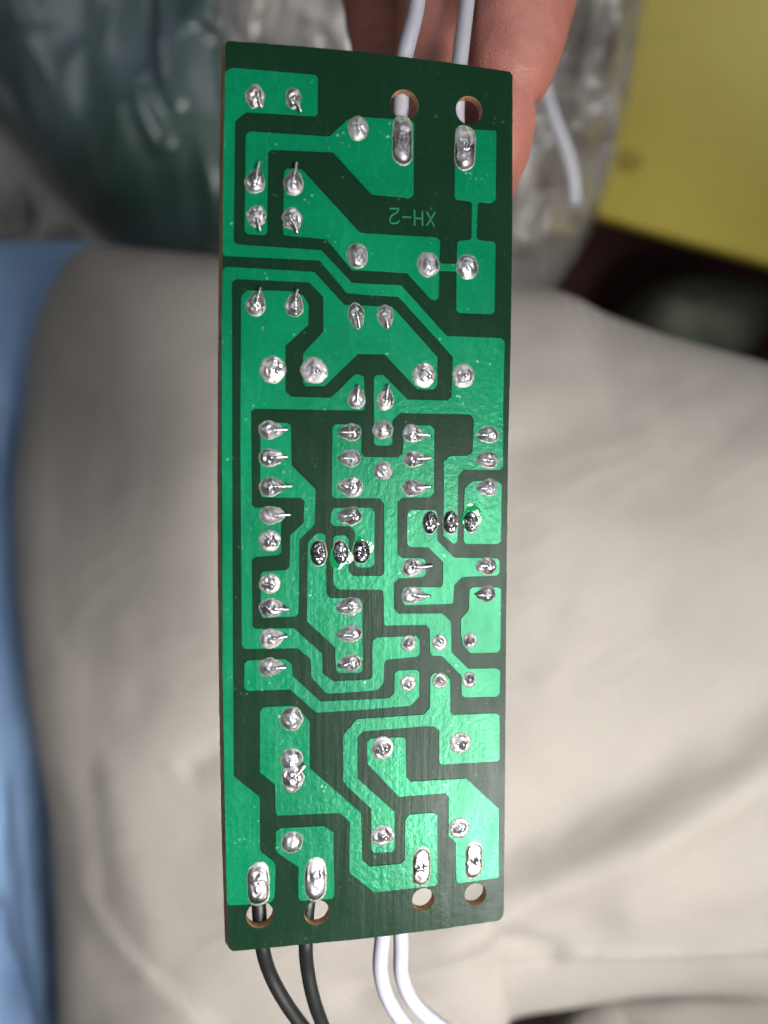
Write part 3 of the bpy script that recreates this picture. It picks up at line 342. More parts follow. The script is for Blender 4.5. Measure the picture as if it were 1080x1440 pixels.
JOINTS = [
  (-13.02, 44.32, 1.02, 1.12, 'rag', (-12.33, 43.09)),
  (-8.96, 44.56, 0.86, 1.09, 'rag', (-8.1, 43.02)),
  (-1.75, 42.04, 1.12, 1.29, 'dome', None),
  (-13.08, 35.21, 1.02, 1.02, 'lead', (-12.61, 37.41)),
  (-8.97, 35.37, 1.02, 1.12, 'lead', (-8.62, 37.65)),
  (-12.98, 31.67, 0.99, 1.02, 'rag', (-12.56, 30.0)),
  (-9.05, 31.63, 1.02, 1.15, 'rag', (-8.53, 30.02)),
  (-1.84, 28.06, 1.15, 1.32, 'dome', None),
  (6.34, 27.53, 1.25, 1.32, 'dome', None),
  (10.99, 27.58, 1.22, 1.32, 'dome', None),
  (-13.09, 22.1, 1.02, 1.05, 'lead', (-12.53, 24.0)),
  (-8.9, 22.13, 0.96, 1.02, 'lead', (-8.54, 24.0)),
  (-1.94, 21.73, 0.86, 1.09, 'lead', (-1.6, 20.06)),
  (-11.19, 15.25, 1.38, 1.42, 'pin', None),
  (-6.58, 15.23, 1.42, 1.38, 'pin', None),
  (-1.91, 12.21, 0.96, 0.96, 'lead', (-1.67, 13.68)),
  (1.4, 21.75, 0.92, 1.02, 'lead', (1.6, 20.14)),
  (6.0, 15.11, 1.32, 1.32, 'pin', None),
  (10.71, 15.17, 1.29, 1.32, 'pin', None),
  (1.39, 12.09, 0.96, 0.99, 'lead', (1.74, 13.85)),
  (-11.63, 8.57, 1.05, 0.96, 'lead', (-9.56, 8.66)),
  (-11.64, 5.57, 1.05, 0.96, 'lead', (-9.56, 5.67)),
  (-11.56, 2.34, 1.09, 1.02, 'lead', (-9.0, 2.44)),
  (-11.57, -0.84, 1.09, 0.96, 'lead', (-9.25, -0.74)),
  (-11.61, -3.62, 1.15, 1.12, 'pin', None),
  (-2.35, 8.45, 0.99, 0.92, 'lead', (-3.76, 8.46)),
  (-2.39, 5.56, 0.99, 0.92, 'lead', (-3.76, 5.55)),
  (-2.26, 2.29, 1.12, 1.09, 'lead', (-3.54, 2.49)),
  (-2.37, -0.94, 1.09, 0.99, 'lead', (-3.7, -0.99)),
  (1.2, 8.82, 1.09, 0.96, 'dome', None),
  (1.23, 4.16, 1.02, 0.99, 'dome', None),
  (4.56, 8.44, 1.02, 0.96, 'lead', (6.79, 8.21)),
  (4.7, 5.53, 1.05, 0.89, 'lead', (6.93, 5.67)),
  (4.64, 2.21, 1.05, 0.92, 'lead', (6.91, 2.38)),
  (13.92, 8.44, 1.05, 0.92, 'lead', (12.64, 8.36)),
  (13.9, 5.52, 1.02, 0.96, 'lead', (12.59, 5.53)),
  (13.9, 2.3, 0.99, 0.96, 'lead', (12.57, 2.13)),
  (6.84, -1.76, 0.89, 1.29, 'dark', (7.64, -1.87)),
  (9.26, -1.78, 0.86, 1.32, 'dark', (9.87, -1.89)),
  (11.72, -1.7, 0.86, 1.25, 'dark', (12.26, -1.86)),
  (-6.16, -5.13, 0.92, 1.38, 'dark', (-5.58, -5.39)),
  (-3.64, -5.09, 0.89, 1.32, 'dark', (-3.19, -5.39)),
  (-1.24, -5.05, 0.99, 1.35, 'dark', (-0.85, -5.38)),
  (-11.59, -8.39, 1.12, 1.09, 'pin', None),
  (-11.56, -11.15, 1.12, 0.99, 'lead', (-9.42, -11.32)),
  (-11.65, -14.57, 1.09, 1.05, 'lead', (-9.58, -14.33)),
  (-2.43, -11.2, 1.12, 0.99, 'lead', (-3.89, -11.39)),
  (-2.33, -14.36, 1.09, 0.96, 'lead', (-3.59, -14.43)),
  (-11.72, -17.82, 1.05, 0.96, 'lead', (-9.75, -17.86)),
  (-2.32, -17.74, 1.02, 0.89, 'lead', (-3.71, -17.9)),
  (4.66, -6.94, 1.05, 0.99, 'lead', (7.2, -6.75)),
  (4.63, -10.18, 1.09, 0.92, 'lead', (6.88, -10.28)),
  (13.92, -7.0, 1.02, 0.99, 'lead', (12.58, -6.85)),
  (13.9, -10.26, 0.92, 0.92, 'lead', (12.47, -10.31)),
  (4.32, -15.69, 0.82, 0.86, 'cup', None),
  (8.06, -15.76, 0.82, 0.86, 'cup', None),
  (11.74, -15.73, 0.79, 0.86, 'cup', None),
  (4.3, -20.42, 0.86, 0.86, 'cup', None),
  (8.1, -20.35, 0.82, 0.86, 'cup', None),
  (11.77, -20.36, 0.82, 0.86, 'cup', None),
  (-9.24, -23.8, 1.25, 1.29, 'dome', None),
  (-9.19, -28.47, 1.22, 1.15, 'dome', None),
  (-9.06, -30.51, 1.22, 1.62, 'rag', (-7.68, -29.11)),
  (1.34, -27.84, 1.25, 1.25, 'pin', None),
  (10.65, -27.85, 1.22, 1.19, 'pin', None),
  (10.66, -38.08, 1.19, 1.19, 'pin', None),
  (1.39, -38.22, 1.32, 1.15, 'pin', None),
  (-9.12, -38.0, 1.19, 1.19, 'dome', None),
  (3.25, 41.06, 1.09, 2.47, 'slot', None),
  (10.57, 40.92, 1.15, 2.39, 'slot', None),
  (-13.0, -42.5, 1.15, 2.39, 'slot', None),
  (-6.49, -42.61, 1.15, 2.39, 'slot', None),
  (6.07, -42.41, 1.02, 2.23, 'slotcup', None),
  (12.52, -42.25, 0.99, 2.11, 'slotcup', None),
]
LETTER_STROKES = [[(1.83, 33.54), (2.93, 33.64)], [(2.93, 33.62), (2.67, 33.2), (2.02, 32.75), (1.85, 32.34), (1.99, 32.02), (2.33, 31.94), (2.82, 32.08), (2.94, 32.34)], [(3.31, 32.73), (4.35, 32.77)], [(4.72, 33.63), (4.75, 31.84)], [(5.64, 33.55), (5.66, 31.9)], [(4.74, 32.7), (5.65, 32.73)], [(6.15, 33.51), (7.05, 31.92)], [(7.15, 33.55), (6.12, 31.93)]]
FLUX = [(-3.69, -5.42), (-1.19, -4.88), (11.84, -1.26)]

# ------------------------------------------------------------------ floor
fl = mesh_obj('floor', [(-2.5, -2.5, 0), (2.5, -2.5, 0), (2.5, 2.5, 0), (-2.5, 2.5, 0)], [(0, 1, 2, 3)], M_FLOOR, None, False)
tag(fl, 'dark maroon floor showing between the trousers and the yellow table', 'floor', None, 'structure')

# ------------------------------------------------------------------ circuit board
BM = Matrix([list(BOARD_ROT[i]) + [BOARD_POS[i] * MM] for i in range(3)] + [[0, 0, 0, 1]])
BM[2][3] += CAM_H
THICK = 1.2
def bl(x, y, z): return BM @ (Vector((x, y, z)) * MM)

board = bpy.data.objects.new('circuit_board', None)
COL.objects.link(board)
board.empty_display_size = .02
board.matrix_world = BM
tag(board, 'long narrow green circuit board, solder side up, held over beige trousers', 'circuit board')

def circle(c, n=36):
    return [(c[0] + c[2] * math.cos(2 * math.pi * i / n), c[1] + c[2] * math.sin(2 * math.pi * i / n)) for i in range(n)]
def round_corners(P, r):
    out = []
    n = len(P)
    for i in range(n):
        a, b, c = Vector(P[i - 1]), Vector(P[i]), Vector(P[(i + 1) % n])
        u, v = (a - b), (c - b)
        d = min(r, .4 * u.length, .4 * v.length)
        u.normalize(); v.normalize()
        if u.dot(v) < -.97: out.append(tuple(b)); continue
        for t in (0, .33, .67, 1):
            out.append(tuple((1 - t) ** 2 * (b + u * d) + 2 * t * (1 - t) * b + t * t * (b + v * d)))
    return out

rim = round_corners(OUTLINE, .5)
# rough sawn edge: fine steps along the outline
saw = []
for i in range(len(rim)):
    a, b = Vector(rim[i - 1]), Vector(rim[i])
    nseg = max(1, int((b - a).length / .5))
    nrm = Vector((-(b - a).y, (b - a).x)).normalized() if (b - a).length > 0 else Vector((0, 0))
    for q in range(nseg):
        p = a.lerp(b, q / nseg)
        saw.append(tuple(p + nrm * (noise.noise(Vector((p.x * 1.7, p.y * 1.7, 3))) * .05)))
sub = plate('board_panel', [saw] + [circle(h) for h in HOLES], -THICK, 0, .03, M_BASE, board)
for q in sub.data.vertices:      # punched edge: flares towards the component side on the left
    if q.co.z < -THICK * MM * .6 and q.co.x < -15.6 * MM: q.co.x -= .34 * MM
sub.data.materials.append(M_EDGE)
for p in sub.data.polygons:
    if abs(p.normal.z) < .9 or p.center.z < -THICK * MM * .5: p.material_index = 1

for t in TRACES:
    plate('copper_trace', [t], -.02, .085, .04, M_TRACE, board)
TOP = .085

# lettering in bare fine copper
lv, lf = [], []
for s in LETTER_STROKES:
    pts = [Vector((p[0], p[1], .005)) for p in s]
    for i, p in enumerate(pts):
        a, b = pts[max(i - 1, 0)], pts[min(i + 1, len(pts) - 1)]
        n = (b - a).normalized()
        s_ = Vector((-n.y, n.x, 0)) * .11
        q = len(lv)
        lv += [(p - s_) * MM, (p + s_) * MM, (p + s_ * .7 + Vector((0, 0, .05))) * MM, (p - s_ * .7 + Vector((0, 0, .05))) * MM]
        if i:
            for e in range(4): lf.append((q - 4 + e, q - 4 + (e + 1) % 4, q + (e + 1) % 4, q + e))
        if i == 0: lf.append((q + 3, q + 2, q + 1, q))
        if i == len(pts) - 1: lf.append((q, q + 1, q + 2, q + 3))
mesh_obj('lettering', lv, lf, M_LETTER, board, False)

# flux puddles that glisten round the cramped pins
for (x, y) in FLUX:
    v, f = [], []
    rx, ry = random.uniform(1.15, 1.4), random.uniform(1.5, 1.85)
    RR, SS = 6, 22
    for i in range(1, RR + 1):
        s = i / RR
        for j in range(SS):
            a = 2 * math.pi * j / SS
            wob = 1 + .45 * noise.noise(Vector((math.cos(a) + x, math.sin(a) + y, 1)))
            v.append(Vector((x + rx * wob * s * math.cos(a), y + ry * wob * s * math.sin(a), TOP - .01 + .06 * (1 - s ** 3) + .03 * (1 - s) * noise.noise(Vector((math.cos(a) * 2 * s + x, math.sin(a) * 2 * s, 4))))) * MM)
    v.append(Vector((x, y, TOP + .05)) * MM)
    for i in range(RR - 1):
        for j in range(SS):
            f.append((i * SS + j, i * SS + (j + 1) % SS, (i + 1) * SS + (j + 1) % SS, (i + 1) * SS + j))
    for j in range(SS): f.append((len(v) - 1, (j + 1) % SS, j))
    for q in f: pass
    f = [tuple(reversed(q)) for q in f]
    mesh_obj('flux_residue', v, f, M_FLUX, board)

SLOT_C = []
for idx, (x, y, rx, ry, style, lead) in enumerate(JOINTS):
    rng = random.Random(idx * 13 + 5)
    slot = style.startswith('slot')
    RR, SS = (12, 30)
    ld = None
    if lead:
        ld = Vector((lead[0] - x, lead[1] - y)); L = ld.length; ld.normalize()
    m = {'rag': M_TIN_RAG, 'dark': M_TIN_DARK, 'slotcup': M_TIN_CUP, 'slot': M_TIN_SLOT}.get(style, M_TIN_DULL if rng.random() < .38 else M_TIN)
    H = {'rag': .55, 'lead': .62, 'dome': .72, 'pin': .60, 'dark': .75, 'cup': .50, 'slot': .70, 'slotcup': .40}[style] * rng.uniform(.65, 1.05)
    rm = min(rx, ry)
    off = Vector((rng.uniform(-.14, .14) * rx, rng.uniform(-.14, .14) * ry))
    v, f = [], []
    def rad(a):
        c, s = math.cos(a), math.sin(a)
        if slot:        # stadium
            h = ry - rx
            t = rx / max(abs(c), 1e-6)
            if abs(s) * t > h:
                bq = h * abs(s)
                t = bq + math.sqrt(max(bq * bq - h * h + rx * rx, 0))
            r = t
        else:
            r = 1 / math.sqrt((c / rx) ** 2 + (s / ry) ** 2)
        r *= 1 + (.10 if style != 'rag' else .24) * noise.noise(Vector((c * 1.7 + idx * 3.1, s * 1.7, 0)))
        if ld is not None and style == 'lead':
            d = c * ld.x + s * ld.y
            if d > .5: r *= 1 + .62 * ((d - .5) / .5) ** 3
        return r
    for i in range(RR + 1):
        s = 1 - i / (RR + 1)
        for j in range(SS):
            a = 2 * math.pi * j / SS
            r = rad(a) * s
            px_, py_ = r * math.cos(a), r * math.sin(a)
            q = Vector((px_, py_))
            if style in ('pin', 'cup'):
                h = H * ((1 - s ** 1.6) * .55 + .45 * max(0, 1 - s * 1.5) ** 1.2)
            elif style == 'slotcup':
                h = H * (1 - s ** 4) * (.55 + .45 * s * s)
            elif style == 'slot':
                h = H * 1.2 * max(0, 1 - s ** 2.4) ** .6 * (.55 - .50 * py_ / ry)
            elif style == 'dark':
                h = H * math.sqrt(max(0, 1 - s ** 2.0))
            else:
                h = H * (1 - s ** 1.7)
            if ld is not None and style in ('lead', 'rag'):
                al = q.dot(ld); ac = abs(q.x * ld.y - q.y * ld.x)
                if al > 0: h += .22 * math.exp(-(ac / .16) ** 2) * min(1, al / (.5 * rm)) * (1 - s ** 6)
            nz = noise.noise(Vector((px_ * 2.2 + idx * 7, py_ * 2.2, idx)))
            h += (nz * (.18 if style not in ('rag', 'dark') else .34)) * (1 - s ** 4)
            o2 = off * (1 - s)
            v.append(Vector((x + px_ + o2.x, y + py_ + o2.y, TOP - .01 + max(h, 0 if i else -.0))) * MM)
    top = v[-SS:]
    v.append(sum(top, Vector()) / SS)
    for i in range(RR):
        for j in range(SS):
            f.append((i * SS + j, i * SS + (j + 1) % SS, (i + 1) * SS + (j + 1) % SS, (i + 1) * SS + j))
    for j in range(SS): f.append((RR * SS + j, RR * SS + (j + 1) % SS, len(v) - 1))
    jo = mesh_obj('solder_joint', v, f, m, board)
    if slot: SLOT_C.append((x, y))
    # pale tinned rim where the mask opens
    v, f = [], []
    SS = 30
    ox, oy = rng.uniform(-.05, .05), rng.uniform(-.05, .05)
    for (sc, z) in ((.80, TOP + .03), (1.01 + .07 / rm, TOP + .012), (1.02 + .10 / rm, TOP - .03)):
        for j in range(SS):
            a = 2 * math.pi * j / SS
            r = rad(a) * sc
            if ld is not None and style == 'lead': r = min(r, sc * 1.22 * max(rx, ry))
            v.append(Vector((x + ox + r * math.cos(a), y + oy + r * math.sin(a), z)) * MM)
    for i in range(2):
        for j in range(SS):
            f.append((i * SS + (j + 1) % SS, i * SS + j, (i + 1) * SS + j, (i + 1) * SS + (j + 1) % SS))
    mesh_obj('pad_rim', v, f, M_RIM, jo)
    # the clipped component lead
    if style in ('lead', 'rag', 'dark') and ld is not None:
        rr = {'lead': .165, 'rag': .15, 'dark': .24}[style]
        if abs(ld.y) > abs(ld.x): rr *= 1.25
        c0 = Vector((x, y)) + off
        ax = Vector((ld.x, ld.y, 0))
        if style == 'dark':
            e = Vector((lead[0], lead[1], TOP + H + .10))
            path = [Vector((c0.x, c0.y, TOP + H * .5)), e - ax * .25, e]
        else:
            e = Vector((lead[0], lead[1], TOP + .34))
            path = [Vector((c0.x, c0.y, TOP + .18)), Vector((c0.x, c0.y, TOP + H * .72)) + ax * rm * .35,
                    Vector((x, y, TOP + .48)) + ax * rm * 1.0, e]
        path = [p * MM for p in catmull(path, 4)]
        n_ = len(path)
        v, f = tube_geo(path, [rr * MM * (1.1 - .25 * i / n_) for i in range(n_)], 10)
        mesh_obj('component_lead', v, f, M_LEAD, jo)
    elif style in ('pin', 'cup') or (style == 'slotcup'):
        rr = .26 if style != 'cup' else .13
        dx, dy = rng.uniform(.05, .45) * rm, rng.uniform(-.45, .1) * rm
        lean = Vector((rng.uniform(0, .25), rng.uniform(-.2, .1), 1)).normalized()
        p0 = Vector((x + dx * .6, y + dy * .6, TOP + .05))
        hh = H * .9 + .20
        path = [p0 * MM, (p0 + lean * hh * .6) * MM, (p0 + lean * hh) * MM]
        v, f = tube_geo(path, [rr * MM, rr * MM, rr * .8 * MM], 12)
        mesh_obj('component_lead', v, f, M_LEAD, jo)

# ------------------------------------------------------------------ wires
def wire(name, pts, r, m, label, group):
    path = catmull(pts, 10)
    v, f = tube_geo(path, r * MM, 16)
    o = mesh_obj(name, v, f, m)
    return tag(o, label, 'wire', group)
S1, S2, S3, S4, S5, S6 = SLOT_C
H1, H2, H3, H4, H5, H6 = HOLES
zb = -THICK - 1.05
wire('wire', [at(600, -260, 104), at(592, -120, 101), at(587, 0, 98.0), bl(H1[0] + .45, H1[1] + 6.0, zb), bl(H1[0], H1[1], zb + .1), bl(S1[0], S1[1] + 1.6, zb + .5), bl(S1[0], S1[1] + .4, -.9)],
     .98, M_WHITE, 'white wire left of the other at the top edge, in front of the fingers', 'white wires at the top end')
wire('wire', [at(690, -260, 112), at(672, -120, 106), at(657, 0, 101.0), bl(H2[0] - .6, H2[1] + 5.2, zb), bl(H2[0] - .85, H2[1], zb + .1), bl(S2[0] - .1, S2[1] + 1.6, zb + .5), bl(S2[0], S2[1] + .4, -.9)],
     .95, M_WHITE, 'white wire beside the thumb at the top edge of the board', 'white wires at the top end')
wire('wire', [bl(S3[0] + .1, S3[1] - .4, -.9), bl(S3[0] + .1, S3[1] - 1.6, zb + .4), bl(H3[0] + .0, H3[1], zb), at(368, 1325, 94.5), at(379, 1367, 97), at(403, 1412, 99), at(440, 1462, 102), at(500, 1540, 106)],
     .84, M_BLACK, 'leftmost black wire bending away below the board', 'black wires at the bottom end')
wire('wire', [bl(S4[0] + .1, S4[1] - .4, -.9), bl(S4[0] + .0, S4[1] - 1.6, zb + .4), bl(H4[0] - .75, H4[1], zb), at(430, 1322, 95), at(432, 1360, 97), at(441, 1405, 99), at(456, 1448, 102), at(490, 1540, 106)],
     .84, M_BLACK, 'black wire nearest the white pair below the board', 'black wires at the bottom end')
wire('wire', [bl(S5[0] - .1, S5[1] + .3, -.9), bl(S5[0] - 1.0, S5[1] + .3, zb - 1.6), at(562, 1222, 101.5), at(547, 1265, 101.5), at(537, 1325, 101.5), at(536, 1372, 103), at(552, 1416, 105), at(590, 1462, 107), at(680, 1540, 110)],
     .96, M_WHITE, 'white wire next to the black pair below the board', 'white wires at the bottom end')
wire('wire', [bl(S6[0] - .1, S6[1] + .5, -.9), bl(S6[0] - 1.2, S6[1] + .5, zb - .2), at(618, 1206, 99), at(582, 1228, 100.5), at(564, 1275, 103), at(564, 1330, 104.5), at(565, 1372, 105), at(584, 1412, 107), at(632, 1452, 109), at(730, 1520, 113)],
     .96, M_WHITE, 'rightmost white wire curling away below the board', 'white wires at the bottom end')

# ------------------------------------------------------------------ hand
def cam_mm(px, py, d): return Vector(((px - 540) / FPX * d, (720 - py) / FPX * d, -d))
def limb(pts, n=7):
    """closed tapered tube through (point, radius) pairs with round ends, millimetres"""
    P = catmull([Vector((*p, r)).to_4d() if False else Vector((p.x, p.y, p.z)) for p, r in pts], n)
    Rr = []
    for i in range(len(pts) - 1):
        for kk in range(n): Rr.append(pts[i][1] + (pts[i + 1][1] - pts[i][1]) * kk / n)
    Rr.append(pts[-1][1])
    t0 = (P[0] - P[1]).normalized(); t1 = (P[-1] - P[-2]).normalized()
    head = [(P[0] + t0 * Rr[0] * math.sin(a), Rr[0] * math.cos(a)) for a in (1.45, 1.1, .7, .35)]
    tail = [(P[-1] + t1 * Rr[-1] * math.sin(a), Rr[-1] * math.cos(a)) for a in (.35, .7, 1.1, 1.45)]
    al = head + list(zip(P, Rr)) + tail
    return tube_geo([a for a, _ in al], [b for _, b in al], 20)
FB = 96.6   # depth of the board's back near its top right corner
thumb = [(cam_mm(900, -620, 128), 12), (cam_mm(842, -380, 118), 9.5), (cam_mm(775, -140, 110), 7.6), (cam_mm(741, -20, 106.5), 7.0), (cam_mm(722, 60, 105), 6.6),
         (cam_mm(706, 118, 103.5), 5.6), (cam_mm(700, 150, 103), 5.3), (cam_mm(691, 215, 102), 4.7), (cam_mm(683, 268, 101), 3.6)]
index = [(cam_mm(700, -760, 150), 10.5), (cam_mm(640, -420, 142), 8.6), (cam_mm(616, -140, 118), 6.4), (cam_mm(612, 10, 111), 5.3), (cam_mm(603, 120, 107), 5.0), (cam_mm(594, 205, 103.5), 4.5), (cam_mm(590, 235, 102), 3.9)]
middle = [(cam_mm(600, -800, 158), 10.5), (cam_mm(548, -440, 158), 8.6), (cam_mm(525, -160, 149), 7.4), (cam_mm(532, -20, 140), 6.6), (cam_mm(546, 80, 130), 5.8), (cam_mm(550, 170, 118), 5.0), (cam_mm(550, 215, 110), 4.2)]
ring = [(cam_mm(500, -820, 164), 10), (cam_mm(450, -520, 170), 8.2), (cam_mm(452, -280, 172), 7.2), (cam_mm(496, -110, 168), 6.4), (cam_mm(560, 0, 160), 5.8), (cam_mm(600, 60, 152), 5.0)]
little = [(cam_mm(410, -820, 170), 8.5), (cam_mm(370, -560, 180), 7.0), (cam_mm(390, -360, 184), 6.2), (cam_mm(450, -210, 182), 5.6), (cam_mm(520, -130, 176), 4.8)]
palm = [[(cam_mm(880, -640, 130), 12), (cam_mm(760, -960, 150), 17), (cam_mm(640, -1300, 165), 22), (cam_mm(640, -1700, 175), 23)],
        [(cam_mm(690, -780, 151), 11.5), (cam_mm(660, -1050, 158), 15), (cam_mm(640, -1300, 165), 20)],
        [(cam_mm(590, -810, 159), 11.5), (cam_mm(600, -1080, 163), 15), (cam_mm(620, -1300, 168), 20)],
        [(cam_mm(495, -830, 165), 11), (cam_mm(540, -1080, 168), 14), (cam_mm(600, -1300, 170), 19)],
        [(cam_mm(405, -830, 171), 9.5), (cam_mm(480, -1080, 172), 13), (cam_mm(580, -1300, 172), 18)]]
hv, hf = [], []
for part in [thumb, index, middle, ring, little] + palm:
    v, f = limb(part)
    o_ = len(hv)
    hv += v; hf += [tuple(q + o_ for q in g) for g in f]
me = bpy.data.meshes.new('hand'); me.from_pydata([tuple(p) for p in hv], [], hf)
ho = bpy.data.objects.new('hand', me); COL.objects.link(ho)
rmod = ho.modifiers.new('r', 'REMESH'); rmod.mode = 'VOXEL'; rmod.voxel_size = .9
smod = ho.modifiers.new('s', 'SMOOTH'); smod.factor = .5; smod.iterations = 5
me2 = bpy.data.meshes.new_from_object(ho.evaluated_get(bpy.context.evaluated_depsgraph_get()))
bpy.data.objects.remove(ho)
# joint creases and skin unevenness
cr = [(cam_mm(715, 138, 103), Vector((.25, 1, 0)).normalized(), .75, 1.1), (cam_mm(706, 160, 103), Vector((.2, 1, 0)).normalized(), .22, .7),
      (cam_mm(610, 30, 118), Vector((0, 1, 0)), .35, 1.0)]
normals = [vv.normal.copy() for vv in me2.vertices]
for vv, nv in zip(me2.vertices, normals):
    p = vv.co.copy()
    d = 0
    for c, n, amp, wd in cr:
        if (p - c).length < 14:
            d -= amp * math.exp(-(((p - c).dot(n)) / wd) ** 2)
    d += .18 * noise.noise(p * .25)
    vv.co = p + nv * d
me2.transform(Matrix.Translation((0, 0, CAM_H)) @ Matrix.Scale(MM, 4))
hand = link_mesh('hand', me2, M_SKIN)
tag(hand, 'bare hand reaching in from above, thumb and fingers holding the board top from behind', 'hand')

# ------------------------------------------------------------------ soft things: rounded, folded volumes
def soft(name, outline, centre, m, fold=None, p=2.4, rings=70, seg=260, sub=6, drop=70, cut=None):
    """a stuffed cloth-like volume: outline points (px, py, depth), bulging to the centre depth"""
    O = [cam_mm(*q) for q in outline]
    O = catmull(O, sub, True)
    # even resample
    cum = [0]
    for i in range(len(O)): cum.append(cum[-1] + (O[(i + 1) % len(O)] - O[i]).length)
    ring, j = [], 0
    for kk in range(seg):
        t = cum[-1] * kk / seg
        while cum[j + 1] < t: j += 1
        u = (t - cum[j]) / max(cum[j + 1] - cum[j], 1e-9)
        ring.append(O[j].lerp(O[(j + 1) % len(O)], u))
    C = cam_mm(*centre)
    v, f = [], []
    for i in range(1, rings + 1):
        s = (i / rings)
        s = math.sin(s * math.pi / 2) ** .9
        hgt = 1 - math.sqrt(max(0, 1 - s ** p))
        for q in ring:
            P = Vector((C.x + (q.x - C.x) * s, C.y + (q.y - C.y) * s, C.z + (q.z - C.z) * hgt))
            if fold:
                u_, w_ = P.x / -C.z * FPX + 540, 720 - P.y / -C.z * FPX
                P.z += fold(u_, w_, s)
            v.append(P)
    for (sc, dz) in ((.985, .35), (.93, .7), (.8, 1.0)):
        for q in ring:
            v.append(Vector((C.x + (q.x - C.x) * sc, C.y + (q.y - C.y) * sc, q.z - drop * dz)))
    n = rings + 3
    for i in range(n - 1):
        for kk in range(seg):
            f.append((i * seg + kk, (i + 1) * seg + kk, (i + 1) * seg + (kk + 1) % seg, i * seg + (kk + 1) % seg))
    v.append(C + Vector((0, 0, fold(centre[0], centre[1], 0) if fold else 0)))
    for kk in range(seg): f.append((len(v) - 1, kk, (kk + 1) % seg))
    f.append(tuple(reversed(range((n - 1) * seg, n * seg))))
    z = min(q.z for q in ring)
    v = [Vector((q.x * MM, q.y * MM, CAM_H + q.z * MM)) for q in v]
    v = [Vector((q.x, q.y, max(q.z, .004))) for q in v]
    return mesh_obj(name, v, f, m)

def ridge(u, w, a, b, width, amp, t0=.15):
    d = Vector((b[0] - a[0], b[1] - a[1])); L = d.length; d /= L
    q = Vector((u - a[0], w - a[1]))
    al = q.dot(d) / L; ac = q.x * -d.y + q.y * d.x
    if al < -t0 or al > 1 + t0: return 0
    e = 1
    if al < t0: e = max(0, (al + t0) / (2 * t0))
    if al > 1 - t0: e = max(0, (1 + t0 - al) / (2 * t0))
    e = e * e * (3 - 2 * e)
    return amp * e * math.exp(-(ac / width) ** 2)
def step(u, w, a, b, width, amp):
    d = Vector((b[0] - a[0], b[1] - a[1])); L = d.length; d /= L
    q = Vector((u - a[0], w - a[1]))
    al = q.dot(d) / L; ac = q.x * -d.y + q.y * d.x
    e = max(0, min(1, min(al + .1, 1.1 - al) * 5))
    return amp * e * (1 / (1 + math.exp(-ac / width)) ) * math.exp(-max(0, ac) / (width * 14))
def fold_trousers(u, w, s):
    z = 0
    z += ridge(u, w, (600, 1340), (1180, 1036), 48, 6.5)
    z -= ridge(u, w, (620, 1275), (1140, 940), 64, 1.6)
    z -= ridge(u, w, (700, 1330), (800, 1375), 22, 2.2)
    z += ridge(u, w, (860, 1290), (1120, 1230), 60, 3.0)
    z -= ridge(u, w, (720, 640), (900, 560), 50, 2.0)
    z += ridge(u, w, (720, 720), (1080, 800), 70, 2.0)
    z -= ridge(u, w, (740, 880), (1000, 960), 60, 1.8)
    z -= ridge(u, w, (250, 1100), (330, 1040), 24, 1.6)
    z += ridge(u, w, (130, 1100), (210, 1400), 50, 1.6)
    z -= ridge(u, w, (90, 1100), (120, 1320), 26, .7)
    z += step(u, w, (80, 1305), (300, 1470), 4, 2.4)
    z += ridge(u, w, (740, 1372), (1150, 1366), 8, 1.6)
    z -= ridge(u, w, (480, 1420), (700, 1360), 26, 3.0)
    z += ridge(u, w, (760, 980), (830, 860), 30, .8)
    z += 1.6 * noise.noise(Vector((u / 170, w / 170, 1))) + .5 * noise.noise(Vector((u / 60, w / 60, 5)))
    a_ = math.radians(-28)
    q = Vector(((u * math.cos(a_) + w * math.sin(a_)) / 120, (-u * math.sin(a_) + w * math.cos(a_)) / 30, 7))
    z += .28 * (1 - 2 * abs(noise.noise(q))) * (.4 + .6 * max(0, noise.noise(Vector((u / 200, w / 200, 12))) + .5))
    return z * (1 - s ** 8)
tr = soft('trousers', [(122, 364, 262), (170, 358, 262), (310, 370, 258), (500, 388, 250), (720, 406, 246), (790, 418, 244), (850, 447, 242), (930, 475, 240), (1010, 497, 238), (1085, 517, 236), (1260, 570, 236),
     (1340, 900, 236), (1330, 1250, 236), (1200, 1385, 234), (1000, 1386, 230), (900, 1390, 228), (800, 1406, 228), (705, 1428, 228), (716, 1500, 228), (600, 1600, 230), (300, 1600, 236), (112, 1580, 244), (94, 1424, 250), (88, 1260, 252), (80, 1116, 255), (58, 993, 258), (44, 862, 260), (38, 758, 262), (38, 675, 262), (50, 592, 262), (62, 487, 262), (84, 420, 262)],
     (620, 940, 196), M_TROUSER, fold_trousers, 2.6, 150, 420)
tag(tr, 'pale beige trousers over a lap, with a long diagonal fold', 'trousers')

def fold_leg(u, w, s):
    return (ridge(u, w, (850, 1420), (1150, 1400), 18, 2.5) - ridge(u, w, (840, 1400), (900, 1470), 14, 3) + 1.2 * noise.noise(Vector((u / 70, w / 70, 9)))) * (1 - s ** 6)
lg = soft('trouser_hem', [(850, 1392, 252), (1000, 1370, 250), (1300, 1360, 250), (1360, 1500, 252), (1200, 1640, 255), (860, 1640, 256), (800, 1500, 256), (788, 1440, 255)], (1080, 1480, 238), M_TROUSER, fold_leg, 2.4, 40, 160)
lg.parent = tr

